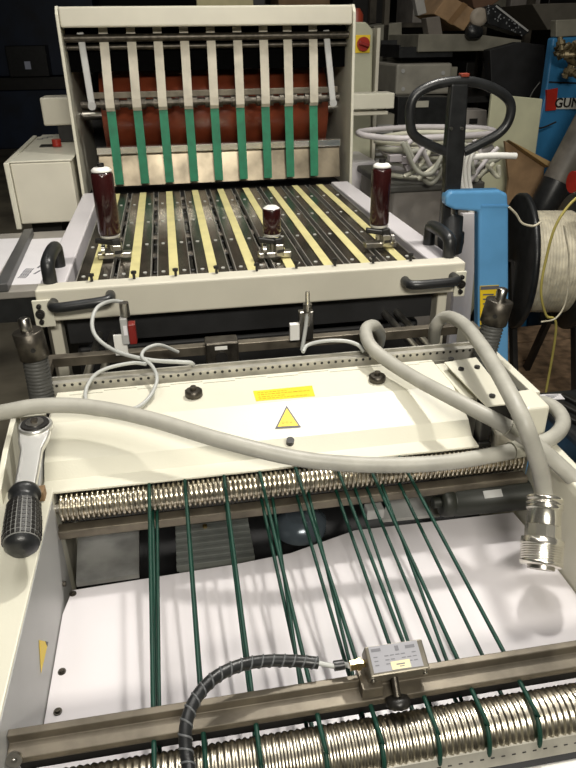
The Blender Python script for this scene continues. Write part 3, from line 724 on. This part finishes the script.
# ================================================================== PALLET JACK
yj = 1.60
jk = thing('pallet_jack', 'blue pallet jack with a black loop handle and yellow label right of the machine', 'pallet jack', (.85, yj+.05, 0))
loop = [(447, 152), (430, 145), (414, 135), (410, 120), (411, 104), (418, 93), (434, 85), (452, 81.5), (470, 81.5), (488, 86), (504, 95), (511, 106), (508, 122), (498, 134), (480, 144), (464, 152)]
MB().tube([PY(x, y, yj) for x, y in loop], .0115, 14, 6).build('handle_loop', BLACKP, jk)
q = [PY(x, y, yj-.012) for x, y in ((452, 84), (469, 84), (465, 152), (461, 190), (457, 232), (441, 232), (445, 190), (446, 152))]
MB().prism(q, (0, .026, 0)).build('tiller', BLACKP, jk, .004)
for x in (451, 462): p = PY(x, 128.5, yj-.0125); MB().cyl(p, p+V((0, -.003, 0)), .004, n=10).build('bolt', STEEL, jk)
p = PY(464, 75, yj); MB().box((p.x-.010, yj-.01, p.z-.004), (p.x+.010, yj+.01, p.z+.004)).build('red_lever', mat('dull_red', (.25, .04, .02), .4), jk, .002)
m = MB().lathe(PY(450, 252, yj), PY(452, 213, yj), [(0, .03), (.25, .034), (.5, .034), (.52, .029), (.9, .029), (.95, .016), (1, .016)], 28); m.build('pivot_collar', BLACKP, jk)
m = MB().cyl(PY(451.5, 213, yj), PY(452, 203, yj), .014, n=18); m.build('pivot_pin', STEEL, jk)
q = [PY(x, y, yj-.03) for x, y in ((446, 206), (446, 196), (450, 191), (500, 190), (508, 194), (509, 212), (509, 420), (500, 640), (466, 640), (478, 420), (479, 212), (455, 210))]
body = MB().prism(q, (0, .035, 0)).build('mast', BLUE, jk, .008, 3)
MB().bar(PY(481, 206, yj-.031), PY(508.5, 206, yj-.031), .003, .004).build('weld_edge', BLUE, jk)
q = [PY(x, y, yj-.0315) for x, y in ((481, 287), (503, 285), (498, 330), (484, 340))]
q = [PY(x, y, yj-.0315) for x, y in ((480, 286), (499, 285), (499, 342), (480, 345))]
m = MB().prism(q, (0, .001, 0)); m.cur = 1
m.prism([PY(x, y, yj-.0318) for x, y in ((480.5, 286.5), (499, 285.5), (499, 289), (480.5, 290))], (0, -.0004, 0))
for r in range(11):
    y = 294+r*4.6; e = 487+random.uniform(4, 10)
    m.prism([PY(a_, b_, yj-.0318) for a_, b_ in ((483, y), (e, y-.3), (e, y+1.1), (483, y+1.4))], (0, -.0004, 0))
m.build('yellow_label', [YELL, INK], jk)
MB().box((.80, yj-.06, .08), (1.02, yj+.12, .32)).build('pump_housing', BLUE, jk, .01)
for x in (.83, .97): MB().cyl((x-.03, yj, .08), (x+.03, yj, .08), .0795, n=24).build('wheel', BLACKP, jk)
for y in (yj-.18, yj+.0): MB().box((1.03, y, .05), (2.1, y+.12, .11)).build('fork', BLUE, jk, .01)
q = [PY(x, y, 1.95) for x, y in ((463, 214), (479, 214), (475, 290), (470, 340), (462, 345))]
tag(MB().prism([V((p.x, 1.95, p.z)) for p in q[:2]]+[V((q[2].x+.02, 1.95, 0)), V((q[0].x, 1.95, 0))], (0, .02, 0)).build('pale_board', LILAC, org=(q[0].x, 1.95, 0)), 'narrow pale lilac board standing behind the blue pallet jack', 'board')

# ================================================================== CABLE PILE ON GREY BINS
yc_ = 2.3
g0_, g1_ = PY(392, 184, yc_), PY(442, 250, yc_)
bin_ = thing('storage_bin', 'grey brown plastic bin under the heap of pale cables', 'bin', (.95, yc_+.2, 0))
MB().box((g0_.x, yc_, .40), (PY(480, 190, yc_).x, yc_+.42, g0_.z-.01)).build('bin_body', GREYBOX, bin_, .02, 3)
MB().box((g0_.x-.012, yc_-.012, g0_.z-.03), (PY(480, 190, yc_).x+.012, yc_+.43, g0_.z-.005)).build('bin_rim', mat('bin_dark', (.08, .078, .07), .5), bin_, .006)
sb_ = thing('storage_bin', 'dark bin at the bottom carrying the grey brown bin behind the jack', 'bin', (.95, yc_+.2, 0))
MB().box((g0_.x-.02, yc_-.01, 0), (PY(480, 190, yc_).x+.02, yc_+.44, .39)).build('bin_body', MUDB, sb_, .01)
zpile = g0_.z
random.seed(3)
cyp = yc_+.16; cxp = PY(432, 160, cyp).x
cols = [mat('cable_a', (.58, .57, .46), .5, var=.08), mat('cable_b', (.52, .49, .50), .5, var=.08), mat('cable_c', (.38, .38, .32), .5, var=.1)]
for k in range(8):
    rx = random.uniform(.19, .26); ry = random.uniform(.12, .17); z = zpile+.012+k*.0195; ph = random.uniform(0, 6.28)
    ox = random.uniform(-.03, .04); tl = random.uniform(-.008, .008)
    pts = []
    for i in range(10):
        q = ph+i*2*math.pi/10; pts.append(V((cxp+ox+rx*math.cos(q), cyp+ry*math.sin(q), z+tl*math.cos(q)+random.uniform(-.003, .003))))
    o = MB().tube(pts, random.choice((.009, .010, .0105)), 10, 5, True).build('coiled_cable', cols[k % 3], org=(cxp, cyp, zpile))
    tag(o, 'pale cable coil in the tangled heap behind the black loop handle', 'cable', 'coiled cables in the heap behind the jack handle')
random.seed(12)
for k in range(6):
    x0_ = random.uniform(385, 425); pts = [PY(x0_+t*random.uniform(14, 20), 186-36*math.sin(t*.8+k)**2-random.uniform(0, 14), 2.27-.01*k) for t in range(6)]
    o = MB().tube(pts, .008, 10, 6).build('loose_cable', cols[k % 3], org=pts[0]); tag(o, 'loose pale cable straggling over the front of the heap behind the jack handle', 'cable', 'loose cables over the heap front')
for k in range(3):
    pts = [PY(x+4*k, y, 2.02+.012*k) for x, y in ((466, 150), (461, 165), (462, 185), (468, 205), (474, 222))]
    o = MB().tube(pts, .007, 10, 6).build('hanging_cable', WHITEP, org=pts[0]); tag(o, 'white cable hanging down beside the black tiller above the blue jack', 'cable', 'white cables hanging beside the tiller')
pts = [PY(x, y, 2.05) for x, y in ((455, 160), (475, 157), (495, 155.5), (516, 156))]
tag(MB().tube(pts, .010, 12, 6).build('pale_tube', WHITEP, org=pts[0]), 'straight pale tube sticking out of the cable heap to the right', 'tube')
pts = [PY(x, y, 2.0) for x, y in ((448, 222), (458, 200), (463, 175), (462, 150), (455, 148), (452, 170), (450, 200))]
q = MB()
for x0_, y0_, x1_, y1_ in ((388, 163, 402, 153), (400, 165, 414, 155), (405, 170, 416, 160)):
    a = PY(x0_, y0_, 2.28); b = PY(x1_, y1_, 2.28); q.obox((a+b)/2, (.045, .03, .02), Matrix.Rotation(.4*(x0_ % 3-1), 3, 'Y'))
tag(q.build('crumpled_wrap', mat('lilac_wrap', (.50, .46, .48), .5), org=PY(400, 165, 2.28)), 'crumpled pale plastic wrapping at the front of the cable heap', 'wrapping')

# ================================================================== CABLE DRUM
dc = PY(543, 262, 2.25); ax = V((.976, -.218, 0)); Rf = .255; dc.z = max(dc.z, Rf+.02)
dd = thing('cable_drum', 'black cable drum wound with pale wire behind the blue pallet jack', 'cable drum', (dc.x, dc.y, 0))
for s in (-1, 1):
    c = dc+ax*s*.10
    MB().lathe(c-ax*.012, c+ax*.012, [(0, .06), (0, Rf*.97), (.2, Rf), (.8, Rf), (1, Rf*.97), (1, .06)], 48).build('flange', BLACKP, dd)
MB().lathe(dc-ax*.112, dc+ax*.112, [(0, .05), (1, .05)], 24).build('hub', GUNM, dd)
pf = [(0, Rf*.6)]
for k in range(16): t = (k+.5)/16; pf += [(t-.028, Rf*.73), (t, Rf*.75), (t+.028, Rf*.73)]
pf.append((1, Rf*.6))
MB().lathe(dc-ax*.087, dc+ax*.087, pf, 48).build('wound_wire', COILM, dd)
# stand of the drum
for s in (-1, 1):
    c = dc+ax*s*.118
    m = MB().bar(c, (c.x, c.y-.2, .125), .02, .03); m.bar(c, (c.x, c.y+.2, .125), .02, .03); m.build('stand_leg', BLACKM, dd)
yw = mat('yellow_wire', (.45, .38, .10), .5)
pts = [PY(x, y, 1.95) for x, y in ((590, 190), (572, 202), (556, 225), (547, 255), (541, 290), (546, 315), (556, 330))] + [V((1.30, 1.97, .13))]
tag(MB().tube(pts, .0045, 8, 6).build('yellow_wire', yw, org=pts[0]), 'yellow wire hanging in a curve in front of the cable drum', 'wire')
pts = [PY(x, y, 1.93) for x, y in ((509, 207), (516, 214), (522, 223), (533, 226), (541, 222))]
MB().tube(pts, .0038, 8, 6).build('pale_wire_end', COILM, dd)
pts = [PY(x, y, 1.93) for x, y in ((564, 225), (569, 260), (566, 300), (556, 318), (541, 322))]
MB().tube(pts, .003, 8, 6).build('pale_wire_loop', COILM, dd)

# ================================================================== LEANING DARK PIPE
a, b = PY(514, 262, 2.76), PY(622, 58, 2.80)
lp = thing('leaning_pipe', 'fat dark grey pipe leaning diagonally over the cable drum at the right', 'pipe', a)
a0 = a+(a-b)*((a.z-.16)/(b.z-a.z)) if b.z > a.z else a
MB().lathe(a0, a.lerp(b, .42), [(0, .04), (0, .064), (1, .064)], 28).build('dark_end', BLACKP, lp)
MB().lathe(a.lerp(b, .421), b, [(0, .063), (1, .063)], 28).build('grey_tube', mat('pipe_grey', (.14, .125, .105), .5, var=.3, scale=9), lp)

# ================================================================== RIGHT FLOOR THINGS
pl = thing('wooden_pallet', 'brown wooden boards lying on the floor right of the machine', 'pallet', (1.45, 2.3, 0))
for k in range(5): MB().box((1.15, 1.95+k*.19, .10), (2.5, 1.95+k*.19+.175, .12)).build('board', WOODM, pl, .003)
for x in (1.16, 1.7, 2.3): MB().box((x, 1.95, 0), (x+.08, 2.88, .099)).build('bearer', WOODM, pl)
# black case with a label
p = PZ(552, 415, .45)
bc = thing('tool_case', 'black ribbed tool case with a white label at the right edge', 'case', (p.x+.2, p.y, .112))
p0 = PZ(533, 398, .45); 
MB().box((p0.x, p0.y-.28, .112), (p0.x+.6, p0.y+.04, .45)).build('case_body', BLACKP, bc, .02, 3)
for k in range(7): MB().obox((p0.x+.03+k*.05, p0.y-.12, .458), (.022, .28-.02*k, .012), Matrix.Rotation(.35, 3, 'Z')).build('rib', BLACKM, bc, .004)
p = PZ(552, 397, .468); R = Matrix.Rotation(-.12, 3, 'Z'); m = MB().obox(p, (.065, .032, .003), R); m.cur = 1
for k in range(3): m.obox(p+V((-.006*k+.004, .008-.007*k, .0018)), (.04-.008*k, .003, .0004), R)
m.build('white_label', [PAPER, INK], bc)

# ================================================================== RIGHT BACKGROUND SHELVING
ys = 3.6
def bx(name, label, cat, px0, py0, px1, py1, y, d, m, bev=.006, rot=0, z0=None):
    a, b = PY(px0, py0, y), PY(px1, py1, y); c = (a+b)/2; w_ = abs(b.x-a.x); h_ = abs(a.z-b.z)
    o = MB().obox((0, 0, 0), (w_, d, h_), Matrix.Rotation(rot, 3, 'Y')).build(name, m, bevel=bev, org=(0, 0, 0))
    o.location = (c.x, y+d/2, c.z); return tag(o, label, cat)
# bench carrying the grey case and devices
top = PY(430, 164, ys).z
bn = thing('work_bench', 'dark steel bench in the shadow behind the loop handle', 'bench', (1.7, ys, 0))
zs1 = PY(430, 97, ys).z-.004
MB().box((PY(385, 97, ys).x, ys, zs1-.03), (PY(560, 97, ys).x, ys+.6, zs1)).build('bench_top', BLACKM, bn)
zs2 = PY(430, 126, 3.45).z-.002
MB().box((PY(385, 97, ys).x, 3.25, zs2-.02), (PY(500, 97, ys).x, ys+.55, zs2)).build('lower_shelf', OLIVE, bn)
xa, xb = PY(385, 97, ys).x, PY(560, 97, ys).x
for x in (xa+.02, xb-.04):
    for y in (ys+.02, ys+.56): MB().box((x, y, 0), (x+.03, y+.03, zs1-.031)).build('leg', BLACKM, bn)
MB().box((xa, ys+.57, zs2), (xb, ys+.58, zs1-.031)).build('back_sheet', DARK, bn)
# uprights + upper shelf
zs3 = PY(470, 49, ys).z
sh = thing('wall_shelf', 'grey olive overhead shelf loaded with boxes at the upper right', 'shelf', (1.9, ys, 0))
xs0_, xs1_ = PY(418, 45, ys).x, PY(521, 45, ys).x
MB().prism([(xs0_, ys, zs3-.01), (xs1_, ys, zs3-.01), (xs1_, ys, PY(521, 40, ys).z), (PY(475, 35, ys).x, ys, PY(475, 34, ys).z), (xs0_, ys, PY(430, 34, ys).z)], (0, .55, 0)).build('shelf_board', OLIVE, sh, .004)
for x in (xs0_-.03, xs1_+.002): MB().box((x, ys+.50, 0), (x+.028, ys+.55, 2.3)).build('upright', MUDB, sh)
# grey case
gc = bx('grey_case', 'beige grey instrument case on the bench left of the loop handle', 'case', 397, 64, 450, 94, ys-.0, .4, mat('case_beige', (.30, .285, .24), .5, var=.08), .012)
for px, py in ((403, 71), (443, 73), (403, 89)):
    p = PY(px, py, ys-.001); MB().cyl(p, p+V((0, -.004, 0)), .010, n=12).build('screw', GREYP, gc, org=gc.location)
m = MB()
for k in range(4): p = PY(453, 70+k*6, ys); m.box((p.x-.012, ys-.002, p.z-.006), (p.x+.0, ys+.001, p.z+.006))
a, b = PY(450.6, 67, ys+.01), PY(455, 94, ys+.01); MB().box((a.x, ys+.01, b.z), (b.x, ys+.37, a.z)).build('slotted_end', OLIVE, gc, org=gc.location)
# tray of small packets
tr = thing('open_crate', 'black open crate of small packets on top of the grey case', 'crate', PY(425, 58, ys))
a, b = PY(400, 58, ys), PY(455, 44, ys)
m = MB().box((a.x, ys+.02, a.z), (b.x, ys+.35, a.z+.012)); m.box((a.x, ys+.02, a.z+.012), (b.x, ys+.03, a.z+.05)); m.box((a.x, ys+.34, a.z+.012), (b.x, ys+.35, b.z+.02)); m.box((a.x, ys+.03, a.z+.012), (a.x+.01, ys+.34, b.z)); m.box((b.x-.01, ys+.03, a.z+.012), (b.x, ys+.34, b.z))
m.build('crate_body', BLACKP, tr)
pcs = [(424, 42, .45, .40, .12), (434, 47, .40, .38, .30), (441, 48, .34, .32, .28), (447, 45, .35, .30, .20), (415, 46, .10, .08, .06)]
for i, (px, py, r_, g_, b__) in enumerate(pcs):
    p = PY(px, py, ys+.10); o = MB().obox(p, (.036, .05, .07), Matrix.Rotation(.2*(i-2), 3, 'Y')).build('packet', mat('packet_%d' % i, (r_, g_, b__), .6), bevel=.003, org=p)
    tag(o, ['yellow', 'white', 'cream', 'pale brown', 'dark'][i]+' packet standing in the black open crate', 'packet')
# things upper shelf
def leanbox(name, label, cat, quad, y, d, m, down=None):
    q = [PY(px, py, y) for px, py in quad]
    if down is not None:
        for k in down: q[k].z = 0
    return tag(MB().prism(q, (0, d, 0)).build(name, m, bevel=.004, org=q[0]), label, cat)
cb2 = leanbox('cardboard_box', 'tilted brown cardboard box on the overhead shelf', 'box', ((448, -6), (477, 11), (464, 31), (434, 14)), ys+.02, .30, CARD)
q = [PY(px, py, ys+.017) for px, py in ((463, 2), (468, 5), (452, 25), (447, 22))]
MB().prism(q, (0, .001, 0)).build('packing_tape', mat('tape_brown', (.22, .13, .06), .4), cb2)
leanbox('brown_box', 'dark brown box behind the tilted cardboard box', 'box', ((470, -10), (500, 0), (482, 12), (474, 8)), ys+.25, .2, mat('dark_card', (.13, .07, .04), .8))
leanbox('white_carton', 'pale paper sheet standing at the left of the tilted box', 'paper', ((414, -4), (424, -2), (427, 13), (418, 16)), ys+.06, .05, mat('dim_white', (.35, .34, .32), .6))
leanbox('grey_cabinet', 'dim grey cabinet top at the back right of the red stop switch', 'cabinet', ((374, 26), (402, 22), (402, 62), (374, 62)), ys+.5, .5, OLIVE)
leanbox('grey_bag', 'dull brown grey bag hanging left of the overhead shelf', 'bag', ((426, 18), (440, 16), (444, 42), (430, 42)), ys+.01, .08, mat('bag_brown', (.16, .14, .12), .7))
tt = leanbox('mesh_tray', 'black studded tray tilted on the overhead shelf', 'tray', ((486, 8), (498, 4), (530, 32), (524, 36), (488, 24)), ys-.02, .12, BLACKP)
m = MB()
random.seed(5)
for k in range(34):
    t, s = random.random(), random.random(); p = PY(488+t*34, 9+t*22+s*10-4, ys-.021); m.cyl(p, p+V((0, -.003, 0)), .0035, n=6)
m.build('studs', mat('stud_grey', (.25, .26, .27), .4), tt, org=tt.location)
MB().bar(PY(496, 6, ys-.024), PY(528, 31, ys-.024), .004, .008).build('rim', GREYP, tt, org=tt.location)
p = PY(480, 17, ys-.01); tag(MB().lathe(p, p+V((0, .03, 0)), [(0, .02), (0, .042), (1, .042)], 24).build('paper_roll', mat('dim_cream', (.36, .31, .25), .6), org=p), 'round pale roll leaning beside the tilted cardboard box', 'roll')
p = PY(476, 31, ys-.03); tag(MB().lathe(p+V((-.05, 0, 0)), p+V((.03, 0, -.01)), [(0, .02), (.2, .035), (.8, .03), (1, .02)], 20).build('black_cup', BLACKP, org=p), 'small black cup lying under the round pale roll', 'cup')
# beige board
leanbox('beige_board', 'large beige board standing behind the loop handle at right', 'board', ((492, 94), (543, 99), (541, 153), (488, 147)), 3.0, .02, BEIGEB, (2, 3))
md = leanbox('meter_device', 'small grey meter with dark display seen through the loop handle', 'meter', ((467, 110), (487, 110), (487, 131.5), (466, 131.5)), 3.3, .12, GREYBOX)
p = PY(473, 121, 3.297); MB().box((p.x-.02, 3.29, p.z-.012), (p.x+.02, 3.296, p.z+.012)).build('display_panel', BLACKM, md)
bk = leanbox('black_carton', 'black box with a white sticker under the instrument case', 'box', ((398, 97), (452, 97), (452, 126), (397, 126)), 3.45, .13, BLACKP)
p0 = PY(416, 101, 3.446); p1 = PY(428, 107, 3.446); MB().box((p0.x, 3.440, p1.z), (p1.x, 3.445, p0.z)).build('sticker', mat('dim_sticker', (.5, .48, .40), .6), bk)
# black machine behind handle
leanbox('dark_cabinet', 'black cabinet in shadow between the bench and blue machine', 'cabinet', ((490, 50), (520, 42), (545, 45), (545, 97), (492, 97)), 3.5, .08, DARK)
# blue machine with sign
bmz = thing('blue_machine', 'blue workshop machine with a red and white lettered sign at right', 'machine', (2.1, 3.1, 0))
q = [PY(px, py, 3.1) for px, py in ((553, 38), (600, 34), (600, 200), (531, 152), (545, 96))]
q = [PY(553, 38, 3.1), PY(620, 34, 3.1), V((PY(620, 34, 3.1).x, 3.1, 0)), V((PY(531, 152, 3.1).x, 3.1, 0)), PY(531, 152, 3.1), PY(545, 96, 3.1)]
MB().prism(q, (0, .05, 0)).build('machine_body', BLUEM, bmz, .008)
MB().bar(PY(549, 82, 3.098), PY(600, 84, 3.098), .004, .006).build('panel_seam', BLACKM, bmz)
q = [PY(px, py, 3.092) for px, py in ((551, 98), (600, 98), (600, 109), (550, 109))]
MB().prism(q, (0, .006, 0)).build('sign', mat('sign_white', (.55, .55, .50), .5), bmz)
q = [PY(px, py, 3.09) for px, py in ((547, 90), (558, 88), (556, 110), (546, 111))]
MB().prism(q, (0, .02, 0)).build('red_tag', RED, bmz)
fc = bpy.data.curves.new('sign_text', 'FONT'); fc.body = 'GUN'; fc.size = .058; fc.extrude = .001; fc.offset = .0012
ft_ = bpy.data.objects.new('tmp_text', fc); COL.objects.link(ft_); bpy.context.view_layer.update()
me_ = bpy.data.meshes.new_from_object(ft_.evaluated_get(bpy.context.evaluated_depsgraph_get())); bpy.data.objects.remove(ft_)
fo = bpy.data.objects.new('sign_text', me_); COL.objects.link(fo); me_.materials.clear(); me_.materials.append(BLACKM); fo.parent = bmz
p = PY(554, 107.5, 3.09); fo.location = p-V(bmz['org']); fo.rotation_euler = (math.pi/2, 0, 0)
# bunch of fittings hanging
fi = thing('hanging_fittings', 'bunch of dull metal fittings hanging on the blue machine', 'fittings', PY(567, 60, 3.0))
random.seed(9)
for k in range(16):
    p = PY(random.uniform(556, 580), random.uniform(44, 74), 3.0+random.uniform(-.05, .05)); d = V((random.uniform(-1, 1), random.uniform(-.4, .4), random.uniform(-1, 1))).normalized()*.028
    MB().lathe(p-d, p+d, [(0, .012), (.3, .012), (.3, .02), (.6, .02), (.6, .012), (1, .012)], 10, False).build('fitting', mat('dull_brass', (.20, .16, .09), .4, .6, var=.3), fi)
pts = [PY(x, y, 3.02) for x, y in ((540, 82), (531, 95), (526, 112), (529, 126), (541, 128), (556, 122))]
tag(MB().tube(pts, .004, 8, 6).build('black_lead', BLACKM, org=pts[0]), 'thin black lead curving down in front of the beige board', 'cable')
# opened cardboard box
ob = thing('open_cardboard_box', 'opened cardboard box behind the leaning dark pipe', 'box', PY(525, 190, 2.9))
bb = [PY(px, py, 2.9) for px, py in ((505, 141), (545, 165), (540, 210), (520, 200), (509, 180))]
MB().prism(bb[:3]+[V((bb[2].x, 2.9, 0)), V((bb[4].x, 2.9, 0)), bb[4]], (0, .02, 0)).build('front_panel', CARD, ob, .003)
MB().prism([PY(px, py, 2.895) for px, py in ((505, 141), (515, 146), (547, 163), (545, 168))], (0, -.03, .01)).build('top_flap', mat('card_edge', (.42, .28, .12), .7), ob, .002)
# red yellow roll and grey parts at right
p = PY(572, 182, 2.1)
rl = thing('tape_roll', 'red and orange roll at the right edge above the drum', 'roll', p)
MB().lathe(p, p+V((.03, 0, 0)), [(0, .036), (1, .036)], 24).build('red_disc', RED, rl)
MB().lathe(p+V((.031, 0, 0)), p+V((.10, 0, 0)), [(0, .032), (1, .032)], 24).build('orange_body', mat('orange', (.6, .28, .03), .5), rl)
leanbox('dark_parts_box', 'dark box of metal parts under the red roll', 'box', ((556, 194), (600, 190), (600, 214), (560, 214)), 2.95, .12, BLACKP, (2, 3))
# upper right shelf & wall clutter
leanbox('upper_shelf_plate', 'dull shelf plate at the top right corner', 'shelf', ((532, 4), (600, 2), (600, 22), (548, 30)), 4.0, .4, mat('dull_olive', (.11, .10, .08), .7))
leanbox('dim_carton', 'dull carton under the top right shelf plate', 'box', ((556, 20), (600, 18), (600, 34.6), (556, 37.2)), 3.1, .05, OLIVE)

# far background lumps : stacked cartons in the shadow behind everything
bgx = thing('storage_rack', 'dark storage rack at the back of the room behind the feeder', 'rack', (1.5, 6, 0))
for z in (.3, .9, 1.5, 2.1): MB().box((.4, 5.6, z), (4.2, 6.3, z+.03)).build('rack_shelf', MUDB, bgx)
for x in (.4, 1.6, 2.9, 4.15): MB().box((x, 5.6, 0), (x+.05, 5.65, 2.6)).build('rack_upright', MUDB, bgx)
random.seed(21)
x = .5
names = ['brown carton', 'dark crate', 'olive carton', 'grey carton']
for z in (.331, .931, 1.531, 2.131):
    x = .47
    while x < 3.9:
        w_ = random.uniform(.2, .4); h_ = random.uniform(.15, .42); i = random.randrange(4)
        o = MB().box((x, 5.68, z), (x+w_, 6.1, z+h_)).build('carton', [CARD, BLACKM, OLIVE, GREYBOX][i], bevel=.005, org=(x, 5.68, z))
        tag(o, 'dim carton on the dark storage rack at the back', 'box', 'cartons on the back storage rack'); x += w_+random.uniform(.03, .2)
# yellow tub over hood
leanbox('yellow_board', 'pale yellow board behind the top of the feeder hood', 'board', ((196, -8), (253, -8), (253, 6), (196, 6)), 3.5, .03, mat('yellow_pale', (.45, .40, .22), .6), (2, 3))

# ================================================================== LIGHTS
def area(name, loc, tgt, size, power, col=(1, .97, .9), sy=None, spread=180):
    l = bpy.data.lights.new(name, 'AREA'); l.energy = power; l.color = col; l.size = size; l.spread = math.radians(spread)
    if sy: l.shape = 'RECTANGLE'; l.size_y = sy
    o = bpy.data.objects.new(name, l); COL.objects.link(o); o.location = loc
    o.rotation_euler = (V(tgt)-V(loc)).to_track_quat('-Z', 'Y').to_euler(); return o
area('ceiling_lamp_main', (.75, 1.75, 3.0), (.15, .8, .9), .14, 19, (1, .96, .88), spread=130)
area('ceiling_lamp_front', (.2, -1.2, 2.5), (.15, 2.0, 1.1), 1.0, 27, (1, .95, .84), .3, spread=120)
for x, p_ in ((-.45, 5), (.25, 5), (.95, 5)):
    area('ceiling_lamp_tube', (x, 1.1, 3.1), (x, 1.1, 0), .04, p_, (1, .96, .9), 1.3)
area('added_reflection_row', (-.9, 3.0, 4.1), (-.9, 3.0, 0), .15, 12, (1, .97, .92), 5)  # added strip lights, both rows, give the chrome streaks to reflect
area('added_reflection_row', (1.2, 3.0, 4.1), (1.2, 3.0, 0), .15, 10, (1, .97, .92), 5)
area('added_reflection_panel', (0, .6, 4.15), (0, .6, 0), 2.5, 12, (1, .96, .9), 2.0)  # added soft overhead light for metal reflections, no known fixture
w_ = bpy.data.worlds.new('world'); bpy.context.scene.world = w_; w_.use_nodes = True
w_.node_tree.nodes['Background'].inputs[0].default_value = (.8, .85, 1, 1); w_.node_tree.nodes['Background'].inputs[1].default_value = .04
vs_ = bpy.context.scene.view_settings
vs_.view_transform = 'Standard'; vs_.look = 'None'; vs_.exposure = .1; vs_.gamma = 1
